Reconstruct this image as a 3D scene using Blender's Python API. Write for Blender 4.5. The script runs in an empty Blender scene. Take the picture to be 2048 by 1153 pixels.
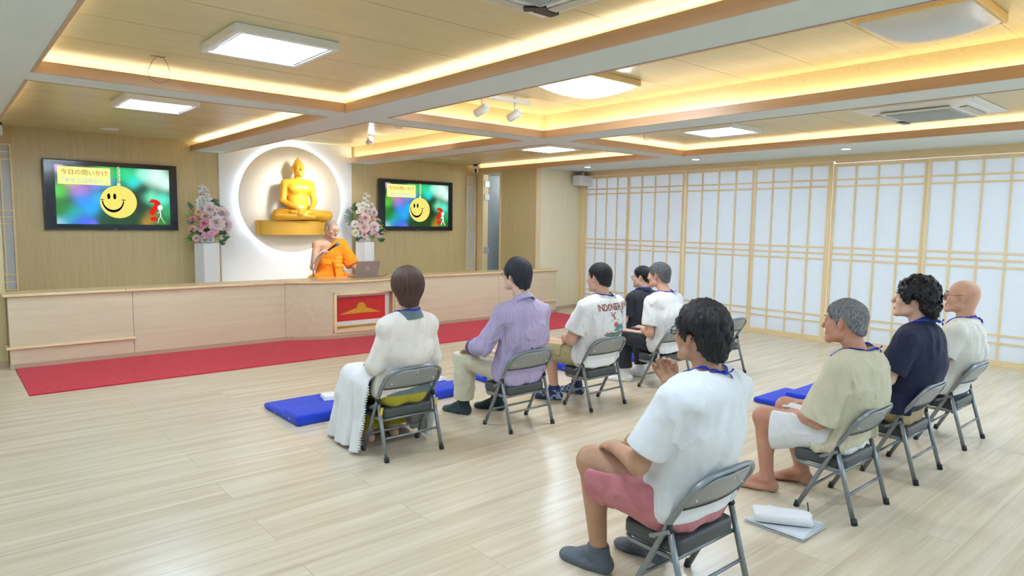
import bpy, bmesh, math, random
import numpy as np
from mathutils import Vector, Matrix
PI = math.pi
SC = bpy.context.scene
COL = SC.collection
random.seed(7)

# ------------------------------------------------------------------ tagging
def tag(o, label=None, cat=None, group=None, kind=None):
    if label: o['label'] = label
    if cat: o['category'] = cat
    if group: o['group'] = group
    if kind: o['kind'] = kind
    return o

def empty(name, loc=(0, 0, 0), rz=0.0, label=None, cat=None, group=None):
    o = bpy.data.objects.new(name, None)
    o.empty_display_size = 0.1
    o.location = loc
    o.rotation_euler = (0, 0, rz)
    COL.objects.link(o)
    return tag(o, label, cat, group)

def copy_tree(o, loc=None, rz=None, label=None, parent=None):
    c = o.copy()
    COL.objects.link(c)
    if parent is not None:
        c.parent = parent
    if loc is not None: c.location = loc
    if rz is not None: c.rotation_euler = (0, 0, rz)
    if label: c['label'] = label
    for ch in [x for x in list(COL.objects) if x.parent == o]:
        copy_tree(ch, parent=c)
    return c

# ------------------------------------------------------------------ materials
def lin(c):
    return tuple(((v / 255.0) / 12.92 if v / 255.0 <= 0.04045 else ((v / 255.0 + 0.055) / 1.055) ** 2.4) for v in c) + (1.0,)

MATS = {}
def nodes_of(m):
    return m.node_tree.nodes, m.node_tree.links

def pm(name, col, rough=0.55, metal=0.0, var=0.06, vscale=40.0, bump=0.0, bscale=200.0, stretch=(1, 1, 1),
       spec=0.5, sss=0.0, coat=0.0, sheen=0.0, attr=None, col2=None, fold=0.0):
    """Principled material with noise variation of the thing's own colour and a fine bump."""
    if name in MATS: return MATS[name]
    m = bpy.data.materials.new(name); m.use_nodes = True
    N, L = nodes_of(m); b = N['Principled BSDF']
    b.inputs['Roughness'].default_value = rough
    b.inputs['Metallic'].default_value = metal
    b.inputs['Specular IOR Level'].default_value = spec
    if sss: 
        b.inputs['Subsurface Weight'].default_value = sss
        b.inputs['Subsurface Radius'].default_value = (0.012, 0.005, 0.003)
        b.inputs['Subsurface Scale'].default_value = 0.6
    if coat: 
        b.inputs['Coat Weight'].default_value = coat
        b.inputs['Coat Roughness'].default_value = 0.12
    if sheen: b.inputs['Sheen Weight'].default_value = sheen
    c1 = lin(col)
    tc = N.new('ShaderNodeTexCoord')
    mp = N.new('ShaderNodeMapping'); mp.inputs['Scale'].default_value = stretch
    if attr:
        at = N.new('ShaderNodeAttribute'); at.attribute_name = attr
        L.new(at.outputs['Vector'], mp.inputs['Vector'])
    else:
        L.new(tc.outputs['Object'], mp.inputs['Vector'])
    if var or col2:
        n = N.new('ShaderNodeTexNoise'); n.inputs['Scale'].default_value = vscale; n.inputs['Detail'].default_value = 4
        L.new(mp.outputs[0], n.inputs['Vector'])
        r = N.new('ShaderNodeValToRGB')
        r.color_ramp.elements[0].position = 0.3; r.color_ramp.elements[1].position = 0.7
        if col2: r.color_ramp.elements[0].color = lin(col2); r.color_ramp.elements[1].color = c1
        else:
            r.color_ramp.elements[0].color = tuple(v * (1 - var) for v in c1[:3]) + (1,)
            r.color_ramp.elements[1].color = tuple(min(1, v * (1 + var)) for v in c1[:3]) + (1,)
        L.new(n.outputs['Fac'], r.inputs['Fac']); L.new(r.outputs['Color'], b.inputs['Base Color'])
    else:
        b.inputs['Base Color'].default_value = c1
    if bump:
        n2 = N.new('ShaderNodeTexNoise'); n2.inputs['Scale'].default_value = bscale; n2.inputs['Detail'].default_value = 3
        L.new(mp.outputs[0], n2.inputs['Vector'])
        bp = N.new('ShaderNodeBump'); bp.inputs['Strength'].default_value = bump; bp.inputs['Distance'].default_value = 0.004
        L.new(n2.outputs['Fac'], bp.inputs['Height']); L.new(bp.outputs[0], b.inputs['Normal'])
        if fold:
            mp3 = N.new('ShaderNodeMapping'); mp3.inputs['Scale'].default_value = (1, 1, .34); mp3.inputs['Rotation'].default_value = (.25, .35, .1)
            L.new(tc.outputs['Object'], mp3.inputs['Vector'])
            n3 = N.new('ShaderNodeTexNoise'); n3.inputs['Scale'].default_value = 15; n3.inputs['Detail'].default_value = 2.5; n3.inputs['Distortion'].default_value = .9
            L.new(mp3.outputs[0], n3.inputs['Vector'])
            b3 = N.new('ShaderNodeBump'); b3.inputs['Strength'].default_value = fold; b3.inputs['Distance'].default_value = 0.035
            L.new(n3.outputs['Fac'], b3.inputs['Height']); L.new(b3.outputs[0], bp.inputs['Normal'])
    MATS[name] = m
    return m

def wood(name, c1, c2, axis='x', scale=1.0, rough=0.4, bump=0.03, figure=True, spec=0.5, coat=0.0):
    """wood with grain running along an axis: stretched noise + growth-ring distortion"""
    if name in MATS: return MATS[name]
    m = bpy.data.materials.new(name); m.use_nodes = True
    N, L = nodes_of(m); b = N['Principled BSDF']
    b.inputs['Roughness'].default_value = rough; b.inputs['Specular IOR Level'].default_value = spec
    if coat: b.inputs['Coat Weight'].default_value = coat; b.inputs['Coat Roughness'].default_value = 0.15
    tc = N.new('ShaderNodeTexCoord'); mp = N.new('ShaderNodeMapping')
    s = [22 * scale] * 3; s['xyz'.index(axis)] = 0.9 * scale
    mp.inputs['Scale'].default_value = s
    L.new(tc.outputs['Object'], mp.inputs['Vector'])
    n = N.new('ShaderNodeTexNoise'); n.inputs['Scale'].default_value = 1.2; n.inputs['Detail'].default_value = 6; n.inputs['Distortion'].default_value = 0.6
    L.new(mp.outputs[0], n.inputs['Vector'])
    n2 = N.new('ShaderNodeTexNoise'); n2.inputs['Scale'].default_value = 7; n2.inputs['Detail'].default_value = 3
    L.new(mp.outputs[0], n2.inputs['Vector'])
    mx = N.new('ShaderNodeMix'); mx.data_type = 'FLOAT'; mx.inputs[0].default_value = 0.35
    L.new(n.outputs['Fac'], mx.inputs[2]); L.new(n2.outputs['Fac'], mx.inputs[3])
    r = N.new('ShaderNodeValToRGB'); r.color_ramp.elements[0].position = 0.32; r.color_ramp.elements[1].position = 0.68
    r.color_ramp.elements[0].color = lin(c2); r.color_ramp.elements[1].color = lin(c1)
    L.new(mx.outputs[0], r.inputs['Fac']); L.new(r.outputs['Color'], b.inputs['Base Color'])
    if bump:
        bp = N.new('ShaderNodeBump'); bp.inputs['Strength'].default_value = bump; bp.inputs['Distance'].default_value = 0.003
        L.new(mx.outputs[0], bp.inputs['Height']); L.new(bp.outputs[0], b.inputs['Normal'])
    MATS[name] = m
    return m

def emit(name, col, strength):
    if name in MATS: return MATS[name]
    m = bpy.data.materials.new(name); m.use_nodes = True
    N, L = nodes_of(m); N.remove(N['Principled BSDF'])
    e = N.new('ShaderNodeEmission'); e.inputs['Color'].default_value = lin(col); e.inputs['Strength'].default_value = strength
    L.new(e.outputs[0], N['Material Output'].inputs['Surface'])
    MATS[name] = m
    return m

# ------------------------------------------------------------------ mesh builder
class MB:
    def __init__(s): s.v = []; s.f = []; s.m = []; s.sm = []
    def add(s, V, F, mi=0, smooth=False):
        o = len(s.v); s.v += [tuple(p) for p in V]
        for f in F: s.f.append(tuple(i + o for i in f)); s.m.append(mi); s.sm.append(smooth)
        return s
    def box(s, x0, x1, y0, y1, z0, z1, mi=0, M=None):
        V = [(x, y, z) for z in (z0, z1) for y in (y0, y1) for x in (x0, x1)]
        if M is not None: V = [tuple(M @ Vector(p)) for p in V]
        return s.add(V, [(0, 2, 3, 1), (4, 5, 7, 6), (0, 1, 5, 4), (2, 6, 7, 3), (0, 4, 6, 2), (1, 3, 7, 5)], mi)
    def quad(s, a, b, c, d, mi=0): return s.add([a, b, c, d], [(0, 1, 2, 3)], mi)
    def tube(s, pts, r, n=12, mi=0, closed=False, caps=True, smooth=True, flat=None):
        P = [Vector(p) for p in pts]; k = len(P)
        rr = r if isinstance(r, (list, tuple)) else [r] * k
        V = []; prev = None
        for i in range(k):
            if closed: t = (P[(i + 1) % k] - P[i - 1])
            else: t = P[min(i + 1, k - 1)] - P[max(i - 1, 0)]
            t.normalize()
            if prev is None:
                a = Vector((0, 0, 1)) if abs(t.z) < 0.9 else Vector((1, 0, 0))
                u = t.cross(a).normalized()
            else:
                u = prev - t * prev.dot(t)
                u = u.normalized() if u.length > 1e-6 else t.orthogonal().normalized()
            prev = u; w = t.cross(u)
            for j in range(n):
                a = 2 * PI * j / n
                e = flat if flat else 1.0
                V.append(P[i] + u * math.cos(a) * rr[i] + w * math.sin(a) * rr[i] * e)
        F = []
        for i in range(k if closed else k - 1):
            for j in range(n):
                a = i * n + j; b = i * n + (j + 1) % n
                c = ((i + 1) % k) * n + (j + 1) % n; d = ((i + 1) % k) * n + j
                F.append((a, d, c, b))
        s.add(V, F, mi, smooth)
        if caps and not closed:
            o = len(s.v) - len(V)
            s.f.append(tuple(o + j for j in range(n))); s.m.append(mi); s.sm.append(False)
            s.f.append(tuple(o + (k - 1) * n + j for j in reversed(range(n)))); s.m.append(mi); s.sm.append(False)
        return s
    def lathe(s, prof, n=32, c=(0, 0, 0), mi=0, smooth=True, M=None):
        V = []
        for (r, z) in prof:
            for j in range(n):
                a = 2 * PI * j / n
                p = Vector((r * math.cos(a), r * math.sin(a), z))
                if M is not None: p = M @ p
                V.append((p[0] + c[0], p[1] + c[1], p[2] + c[2]))
        F = []
        for i in range(len(prof) - 1):
            for j in range(n):
                F.append((i * n + j, i * n + (j + 1) % n, (i + 1) * n + (j + 1) % n, (i + 1) * n + j))
        s.add(V, F, mi, smooth)
        o = len(s.v) - len(V)
        if prof[0][0] > 1e-6: s.f.append(tuple(o + j for j in reversed(range(n)))); s.m.append(mi); s.sm.append(False)
        if prof[-1][0] > 1e-6: s.f.append(tuple(o + (len(prof) - 1) * n + j for j in range(n))); s.m.append(mi); s.sm.append(False)
        return s
    def prism(s, poly, h, M=None, mi=0, smooth=False):
        """polygon (2-D, counter-clockwise) extruded 0..h along local z, then M"""
        n = len(poly)
        V = [Vector((p[0], p[1], 0)) for p in poly] + [Vector((p[0], p[1], h)) for p in poly]
        if M is not None: V = [M @ p for p in V]
        F = [tuple(reversed(range(n))), tuple(range(n, 2 * n))]
        s.add(V, F, mi, False)
        o = len(s.v) - 2 * n
        for j in range(n):
            s.f.append((o + j, o + (j + 1) % n, o + n + (j + 1) % n, o + n + j)); s.m.append(mi); s.sm.append(smooth)
        return s
    def build(s, name, mats, parent=None, bevel=0.0, seg=2, smooth_all=None, kind=None):
        me = bpy.data.meshes.new(name)
        me.from_pydata(s.v, [], s.f)
        if not isinstance(mats, (list, tuple)): mats = [mats]
        for m in mats: me.materials.append(m)
        me.polygons.foreach_set('material_index', s.m)
        me.polygons.foreach_set('use_smooth', [bool(x) for x in s.sm] if smooth_all is None else [smooth_all] * len(s.f))
        me.update()
        bm = bmesh.new(); bm.from_mesh(me)
        bmesh.ops.recalc_face_normals(bm, faces=bm.faces)
        if bevel:
            es = [e for e in bm.edges if len(e.link_faces) == 2 and e.calc_face_angle(0) > 0.6]
            bmesh.ops.bevel(bm, geom=es, offset=bevel, segments=seg, affect='EDGES', profile=0.5, clamp_overlap=True)
        bm.to_mesh(me); bm.free()
        o = bpy.data.objects.new(name, me); COL.objects.link(o)
        if parent is not None: o.parent = parent
        if kind: o['kind'] = kind
        return o

def T(x, y, z): return Matrix.Translation((x, y, z))
def RX(a): return Matrix.Rotation(a, 4, 'X')
def RY(a): return Matrix.Rotation(a, 4, 'Y')
def RZ(a): return Matrix.Rotation(a, 4, 'Z')

def arc(cx, cy, r, a0, a1, n):
    return [(cx + r * math.cos(a0 + (a1 - a0) * i / n), cy + r * math.sin(a0 + (a1 - a0) * i / n)) for i in range(n + 1)]

def text_mesh(body, size, depth=0.0, align='CENTER', squeeze=1.0, bold=0.0):
    """outline text turned to plain vertices and faces in its own xy plane"""
    cu = bpy.data.curves.new('txt', 'FONT'); cu.body = body; cu.size = size; cu.extrude = depth; cu.offset = bold
    cu.align_x = align; cu.align_y = 'CENTER'; cu.resolution_u = 3
    o = bpy.data.objects.new('txt', cu); COL.objects.link(o)
    dg = bpy.context.evaluated_depsgraph_get(); dg.update()
    me = bpy.data.meshes.new_from_object(o.evaluated_get(dg))
    V = [(v.co.x * squeeze, v.co.y, v.co.z) for v in me.vertices]; F = [tuple(p.vertices) for p in me.polygons]
    bpy.data.objects.remove(o); bpy.data.curves.remove(cu); bpy.data.meshes.remove(me)
    return V, F
LED, LAMP, EXPOSURE, STATUE, RIM, DAY = 17.0, 86.0, 0.50, 200.0, 28.0, 1.6
SC.cycles.max_bounces = 6; SC.cycles.diffuse_bounces = 3; SC.cycles.glossy_bounces = 3; SC.cycles.transmission_bounces = 3
SC.cycles.caustics_reflective = False; SC.cycles.caustics_refractive = False; SC.cycles.sample_clamp_indirect = 6.0
SC.cycles.adaptive_threshold = 0.02
# ================================================================== CAMERA
yaw, pitch, roll, Fpx = 0.712138, -0.0957415, 0.01434773, 1337.4
fwd = Vector((math.sin(yaw) * math.cos(pitch), math.cos(yaw) * math.cos(pitch), math.sin(pitch)))
rt = Vector((math.cos(yaw), -math.sin(yaw), 0)); up = rt.cross(fwd)
r2 = rt * math.cos(roll) + up * math.sin(roll); u2 = up * math.cos(roll) - rt * math.sin(roll)
cam = bpy.data.cameras.new('camera'); cam.sensor_width = 36; cam.lens = 36 * Fpx / 2048; cam.clip_start = 0.05
co = bpy.data.objects.new('camera', cam); COL.objects.link(co)
M = Matrix((r2, u2, -fwd)).transposed().to_4x4(); M.translation = (0, 0, 1.5)
co.matrix_world = M
SC.camera = co
SC.view_settings.view_transform = 'Standard'; SC.view_settings.look = 'None'
SC.view_settings.gamma = 1; SC.view_settings.use_curve_mapping = False
SC.view_settings.exposure = EXPOSURE
w = bpy.data.worlds.new('world'); w.use_nodes = True; SC.world = w
w.node_tree.nodes['Background'].inputs['Color'].default_value = (0.8, 0.9, 1.0, 1)
w.node_tree.nodes['Background'].inputs['Strength'].default_value = 0.35

# ================================================================== ROOM MATERIALS
white_paint = pm('white_paint', (220, 229, 227), rough=0.6, var=0.015, vscale=6, bump=0.05, bscale=300)
M_wallwood = wood('wall_veneer', (217, 197, 149), (202, 180, 132), 'z', 1.6, rough=0.38, bump=0.04)
M_ceilwood = wood('ceiling_veneer', (222, 208, 164), (210, 194, 148), 'x', 1.5, rough=0.33, bump=0.02)
M_fascia = wood('fascia_veneer', (208, 172, 138), (194, 156, 120), 'x', 1.2, rough=0.4)
M_fascia_y = wood('fascia_veneer_y', (208, 172, 138), (194, 156, 120), 'y', 1.2, rough=0.4)
M_counter = wood('counter_maple', (226, 213, 182), (215, 200, 166), 'x', 1.0, rough=0.45, bump=0.02)
M_pine = wood('pine_edge', (250, 228, 184), (240, 212, 160), 'x', 1.6, rough=0.4)
M_pine_y = wood('pine_edge_y', (250, 228, 184), (240, 212, 160), 'y', 1.6, rough=0.4)
M_pine_z = wood('pine_edge_z', (250, 229, 185), (240, 213, 161), 'z', 1.6, rough=0.4)
M_base = wood('baseboard_wood', (206, 178, 152), (190, 160, 134), 'x', 1.2, rough=0.45)

def floor_mat():
    m = bpy.data.materials.new('floor_laminate'); m.use_nodes = True
    N, L = nodes_of(m); b = N['Principled BSDF']
    tc = N.new('ShaderNodeTexCoord')
    br = N.new('ShaderNodeTexBrick'); br.offset = 0.37; br.squash = 1.0
    br.inputs['Scale'].default_value = 1.0; br.inputs['Brick Width'].default_value = 1.82; br.inputs['Row Height'].default_value = 0.30
    br.inputs['Mortar Size'].default_value = 0.0012; br.inputs['Mortar Smooth'].default_value = 0.1; br.inputs['Bias'].default_value = 0.0
    br.inputs['Color1'].default_value = (0.35, 0.35, 0.35, 1); br.inputs['Color2'].default_value = (0.65, 0.65, 0.65, 1); br.inputs['Mortar'].default_value = (0, 0, 0, 1)
    L.new(tc.outputs['Object'], br.inputs['Vector'])
    # per-plank offset of the grain
    sep = N.new('ShaderNodeVectorMath'); sep.operation = 'MULTIPLY_ADD'
    sep.inputs[1].default_value = (9, 9, 9)
    L.new(br.outputs['Color'], sep.inputs[0]); L.new(tc.outputs['Object'], sep.inputs[2])
    mp = N.new('ShaderNodeMapping'); mp.inputs['Scale'].default_value = (0.42, 8.0, 1.0)
    L.new(sep.outputs[0], mp.inputs['Vector'])
    n = N.new('ShaderNodeTexNoise'); n.inputs['Scale'].default_value = 1.9; n.inputs['Detail'].default_value = 5; n.inputs['Distortion'].default_value = 0.8
    L.new(mp.outputs[0], n.inputs['Vector'])
    mp2 = N.new('ShaderNodeMapping'); mp2.inputs['Scale'].default_value = (1.6, 60.0, 1.0)
    L.new(sep.outputs[0], mp2.inputs['Vector'])
    n2 = N.new('ShaderNodeTexNoise'); n2.inputs['Scale'].default_value = 2.0; n2.inputs['Detail'].default_value = 4
    L.new(mp2.outputs[0], n2.inputs['Vector'])
    r = N.new('ShaderNodeValToRGB'); cr = r.color_ramp
    cr.elements[0].position = 0.3; cr.elements[0].color = lin((205, 187, 159))
    cr.elements[1].position = 0.72; cr.elements[1].color = lin((234, 224, 203))
    e = cr.elements.new(0.5); e.color = lin((221, 207, 181))
    mx = N.new('ShaderNodeMix'); mx.data_type = 'FLOAT'; mx.inputs[0].default_value = 0.25
    L.new(n.outputs['Fac'], mx.inputs[2]); L.new(n2.outputs['Fac'], mx.inputs[3])
    L.new(mx.outputs[0], r.inputs['Fac'])
    mm = N.new('ShaderNodeMix'); mm.data_type = 'RGBA'
    L.new(br.outputs['Fac'], mm.inputs[0]); L.new(r.outputs['Color'], mm.inputs[6]); mm.inputs[7].default_value = lin((184, 164, 136))
    L.new(mm.outputs[2], b.inputs['Base Color'])
    b.inputs['Roughness'].default_value = 0.26; b.inputs['Specular IOR Level'].default_value = 0.45
    bp = N.new('ShaderNodeBump'); bp.inputs['Strength'].default_value = 0.04; bp.inputs['Distance'].default_value = 0.002
    L.new(n2.outputs['Fac'], bp.inputs['Height']); L.new(bp.outputs[0], b.inputs['Normal'])
    return m
M_floor = floor_mat()

# ================================================================== SHELL
X0, X1, Y0, Y1, ZS = -3.0, 8.98, -2.2, 10.0, 2.44
MB().box(X0 - .1, 9.4, Y0 - .1, 10.2, -0.1, 0.0).build('floor', M_floor, kind='structure')

cof = [('A', .546, 2.738, .6, 5.405, 2.56), ('B', 3.18, 5.088, .6, 5.405, 2.70), ('F', 5.533, 7.67, .6, 5.405, 2.56),
       ('C', .546, 2.738, 5.778, 10.0, 2.56), ('D', 3.18, 5.088, 5.778, 10.0, 2.70), ('E', 5.533, 7.67, 5.778, 10.0, 2.56)]
# soffit: white beams between the coffers
bm_ = MB()
def strip_cells():
    t = .02; cells = [(X0 - .1, 9.4, Y0 - .1, .6 - t)]
    for (xa, xb) in ((X0 - .1, .546 - t), (2.738 + t, 3.18 - t), (5.088 + t, 5.533 - t), (7.67 + t, 9.4)): cells.append((xa, xb, .6 - t, 10.2))
    for (xa, xb) in ((.546, 2.738), (3.18, 5.088), (5.533, 7.67)): cells.append((xa - t, xb + t, 5.405 + t, 5.778 - t))
    return cells
for (a, b, c, d) in strip_cells():
    bm_.box(a, b, c, d, ZS, ZS + .018)
ceil = bm_.build('ceiling', white_paint, kind='structure')
led = emit('cove_led', (255, 236, 200), LED)
for nm, a, b, c, d, zc in cof:
    mg = .10; y1 = d + mg if d < 9.9 else 10.0
    p = MB().box(a - mg, b + mg, c - mg, y1, zc, zc + .03)
    # panel joints: thin grooves proud of nothing, cut as narrow gaps between boards
    p.build('coffer_panel', M_ceilwood, ceil)
    rw = MB()
    rw.box(a - mg - .01, a - mg, c - mg, y1, ZS + .02, zc); rw.box(b + mg, b + mg + .01, c - mg, y1, ZS + .02, zc)
    rw.box(a - mg, b + mg, c - mg - .01, c - mg, ZS + .02, zc)
    if d < 9.9: rw.box(a - mg, b + mg, d + mg, d + mg + .01, ZS + .02, zc)
    rw.build('coffer_side', M_ceilwood, ceil)
    fb = MB(); t = .02; z0, z1 = ZS - .004, ZS + .075; yd = d + t if d < 9.9 else 9.995
    fb.box(a - t, a, c - t, yd, z0, z1, 1); fb.box(b, b + t, c - t, yd, z0, z1, 1); fb.box(a, b, c - t, c, z0, z1, 0)
    if d < 9.9: fb.box(a, b, d, d + t, z0, z1, 0)
    fb.build('fascia_board', [M_fascia, M_fascia_y], ceil)
    ls = MB(); o0, o1 = .045, .06; zl = ZS + .063; yl = d + o0 if d < 9.9 else 9.9
    ls.box(a - o1, a - o0, c - o0, yl, zl, zl + .008); ls.box(b + o0, b + o1, c - o0, yl, zl, zl + .008)
    ls.box(a - o0, b + o0, c - o1, c - o0, zl, zl + .008)
    if d < 9.9: ls.box(a - o0, b + o0, d + o0, d + o1, zl, zl + .008)
    ls.build('cove_light_strip', led, ceil)
# joints of the coffer boards
js = MB()
for nm, a, b, c, d, zc in cof:
    for k in range(1, 12):
        y = c + k * .91 * .66
        if y < d - .1: js.box(a - .1, b + .1, y, y + .003, zc - .0008, zc)
js.build('panel_joint', pm('joint_line', (186, 158, 108), rough=.6, var=0), ceil)
# access hatch on the soffit near the screens
MB().box(7.98, 8.34, 4.68, 5.04, ZS - .003, ZS, 0).build('access_hatch', white_paint, ceil)

# walls
MB().box(.55, 7.735, 10.0, 10.1, 0, 2.8).build('wall_front', M_wallwood, kind='structure')
MB().box(3.10, 5.16, 9.985, 10.0, .6, 2.7).build('wall_niche', pm('niche_white', (246, 248, 252), rough=.5, var=.01), kind='structure')
MB().box(.40, .5, 8.36, 10.1, 0, 2.8).build('wall_recess_left', M_wallwood, kind='structure')
MB().box(X0, .5, 8.26, 8.36, 0, 2.6).build('wall_left_return', M_wallwood, kind='structure')
# right side wall of the stage with the doorway cut out
wr = MB(); xw = 7.735
wr.box(xw, xw + .1, 8.30, 9.325, 0, 2.8); wr.box(xw, xw + .1, 9.325, 10.0, 2.405, 2.8); wr.box(xw, xw + .1, 9.95, 10.0, 0, 2.41)
wr.build('wall_recess_right', M_wallwood, kind='structure')
wq = MB(); p0 = Vector((7.735, 8.25, 0)); p1 = Vector((9.0, 8.46, 0)); n_ = Vector((-(p1 - p0).y, (p1 - p0).x, 0)).normalized() * .1
wq.prism([(p0.x, p0.y), (p1.x, p1.y), (p1.x + n_.x, p1.y + n_.y), (p0.x + n_.x, p0.y + n_.y)], 2.6)
wq.build('wall_right_return', wood('wall_veneer_pale', (244, 233, 202), (236, 221, 184), 'z', 1.6, rough=.38, bump=.04), kind='structure')
# room behind the doorway
MB().box(7.84, 9.2, 9.0, 9.05, .55, 2.5).box(9.2, 9.25, 9.0, 10.3, .55, 2.5).box(7.84, 9.2, 10.2, 10.25, .55, 2.5).box(7.84, 9.2, 9.0, 10.3, 2.5, 2.55).box(7.74, 9.2, 9.0, 10.3, .55, .6)\
    .build('wall_store_room', pm('store_paint', (176, 182, 184), rough=.7, var=.02), kind='structure')
d3 = MB(); d3.box(xw - .012, xw + .11, 9.29, 9.325, .6, 2.44); d3.box(xw - .012, xw + .11, 9.325, 9.985, 2.395, 2.44); d3.box(xw - .012, xw + .11, 9.80, 9.985, .6, 2.395)
dr = d3.build('door_1', M_pine_z, kind='structure')
# leaf opened into the store room, hinges on the far jamb
MB().box(xw + .115, xw + .78, 9.80, 9.835, .62, 2.385).build('door_leaf', pm('door_grey', (150, 160, 166), rough=.5, var=.02), dr)
hg = MB()
for z in (2.17, 1.93, .95): hg.box(xw + .02, xw + .13, 9.788, 9.80, z, z + .11)
hg.build('hinge', pm('hinge_steel', (206, 208, 208), rough=.4, metal=.4, var=.02), dr, bevel=.002)
sl = bpy.data.lights.new('store_room_fill', 'POINT'); sl.energy = 14; sl.shadow_soft_size = .12  # added lamp out of sight, brightens the store room beyond the doorway
slo = bpy.data.objects.new('store_room_fill', sl); COL.objects.link(slo); slo.location = (8.7, 9.25, 2.3)
# back and side walls behind the camera
MB().box(X0 - .1, X0, Y0, 8.6, 0, 2.6).build('wall_left', white_paint, kind='structure')
MB().box(X0, 9.1, Y0 - .1, Y0, 0, 2.6).build('wall_back', white_paint, kind='structure')
MB().box(9.08, 9.18, Y0, 8.6, 0, 2.6).build('wall_right', white_paint, kind='structure')
# baseboards
MB().box(X0, .5, 8.248, 8.26, 0, .06).build('baseboard_left', M_base, kind='structure')
bq = MB(); n2 = -n_.normalized() * .012
bq.prism([(p0.x + n2.x + .02, p0.y + n2.y), (p1.x + n2.x, p1.y + n2.y), (p1.x, p1.y), (p0.x, p0.y)], .06); bq.build('baseboard_right', M_base, kind='structure')
# stage platform behind the counter
MB().box(.5, 7.735, 8.42, 10.0, 0, .6).build('floor_stage', M_counter, kind='structure')

# ================================================================== SHOJI SCREENS
paper = pm('shoji_paper', (236, 243, 248), rough=.75, var=.012, vscale=60, bump=.08, bscale=160, stretch=(1, 1, .35))
_N, _L = nodes_of(paper); _tr = _N.new('ShaderNodeBsdfTranslucent'); _tr.inputs['Color'].default_value = (.90, .92, .93, 1); _mx = _N.new('ShaderNodeMixShader'); _mx.inputs[0].default_value = .35
_L.new(_N['Principled BSDF'].outputs[0], _mx.inputs[1]); _L.new(_tr.outputs[0], _mx.inputs[2]); _L.new(_mx.outputs[0], _N['Material Output'].inputs['Surface'])
MB().quad((9.075, -2, .05), (9.075, 8.36, .05), (9.075, 8.36, 2.42), (9.075, -2, 2.42)).build('window_1', emit('daylight_window', (226, 238, 255), DAY), kind='structure')
head = MB().box(8.88, 9.08, Y0, 8.44, 2.365, 2.44).box(8.90, 8.955, Y0, 3.93, 2.345, 2.365); head.build('trim_1', M_pine_y, kind='structure')
MB().box(8.86, 9.08, Y0, 8.44, 0, .012).build('trim_2', M_pine_y, kind='structure')
MB().box(8.88, 9.08, 8.36, 8.45, .012, 2.365).build('trim_3', M_pine_z, kind='structure')
edges = [8.36, 7.361, 6.236, 5.066, 3.960, 2.855, 1.745, .635, -.475, -1.585]
seen = ['shoji screen in the far corner beside the stage wall, below the white speaker box', 'second shoji screen from the stage wall, behind the man in black',
        'third shoji screen from the stage wall, behind the grey-haired man in white', 'fourth shoji screen from the stage wall, with a thick right post',
        'fifth shoji screen from the stage wall, with a dark gap above it', 'sixth shoji screen from the stage wall, behind the bald man',
        'shoji screen at the right edge of the photo']
for k in range(len(seen)):
    yb, ya = edges[k], edges[k + 1]
    top = 2.362 if k < 4 else 2.340
    xf = 8.905 if k % 2 else 8.93
    e = empty('shoji_screen', (xf, (ya + yb) / 2, .012), 0, seen[k], 'sliding screen', 'shoji screens along the right wall')
    W = (yb - ya) / 2 - .001; h = top - .012; s = .036; th = .028
    fr = MB()
    fr.box(0, th, -W, -W + s * (1.5 if k == 3 else 1), 0, h, 1); fr.box(0, th, W - s, W, 0, h, 1)
    fr.box(.002, th, -W + s, W - s, 0, .045, 0); fr.box(.002, th, -W + s, W - s, h - .045, h, 0)
    fr.build('frame', [M_pine_y, M_pine_z], e, bevel=.0015, seg=1)
    lt = MB()
    for j in (1, 2, 3):
        y = -W + s / 2 + (2 * W - s) * j / 4; lt.box(.005, .022, y - .011, y + .011, .045, h - .045, 1)
    for z in (.25, .34, 1.092, 1.17, 1.25, 2.045, 2.13):
        lt.box(.004, .021, -W + s, W - s, z - .011 - .012, z + .011 - .012, 0)
    lt.build('lattice', [M_pine_y, M_pine_z], e)
    MB().box(.022, .026, -W + s, W - s, .04, h - .04).build('paper', paper, e)
# narrow shoji strips either side of the stage wall
for nm, xa, xb, lab in (('L', .52, .742, 'narrow shoji strip on the front wall left of the larger television'), ('R', 7.474, 7.683, 'narrow shoji strip on the front wall beside the doorway')):
    e = empty('shoji_strip', ((xa + xb) / 2, 9.998, .615), 0, lab, 'wall panel', 'narrow shoji strips on the front wall')
    w_ = (xb - xa) / 2; h = 1.745; fr = MB()
    fr.box(-w_, -w_ + .02, -.02, 0, 0, h, 1); fr.box(w_ - .02, w_, -.02, 0, 0, h, 1); fr.box(-w_ + .02, w_ - .02, -.02, 0, 0, .02); fr.box(-w_ + .02, w_ - .02, -.02, 0, h - .02, h)
    fr.build('frame', [M_pine, M_pine_z], e)
    lt = MB(); lt.box(-.009, .009, -.015, -.003, .02, h - .02, 1)
    for z in (.10, .19, .80, .88, .96, 1.56, 1.65): lt.box(-w_ + .02, w_ - .02, -.016, -.004, z - .009, z + .009)
    lt.build('lattice', [M_pine, M_pine_z], e)
    MB().box(-w_ + .02, w_ - .02, -.004, 0, .02, h - .02).build('paper', paper, e)
# ================================================================== CEILING FITTINGS
M_lampwhite = pm('lamp_white', (236, 236, 234), rough=.4, var=.01)
M_lamp = emit('lamp_tube', (212, 233, 255), LAMP)
M_opal = emit('lamp_opal', (236, 245, 255), LAMP * .3)
M_steel = pm('dark_steel', (58, 60, 62), rough=.35, metal=.8, var=.03)
M_grey = pm('vent_grey', (186, 190, 188), rough=.5, var=.03)
M_black = pm('black_plastic', (22, 24, 27), rough=.35, var=.05)

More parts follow.
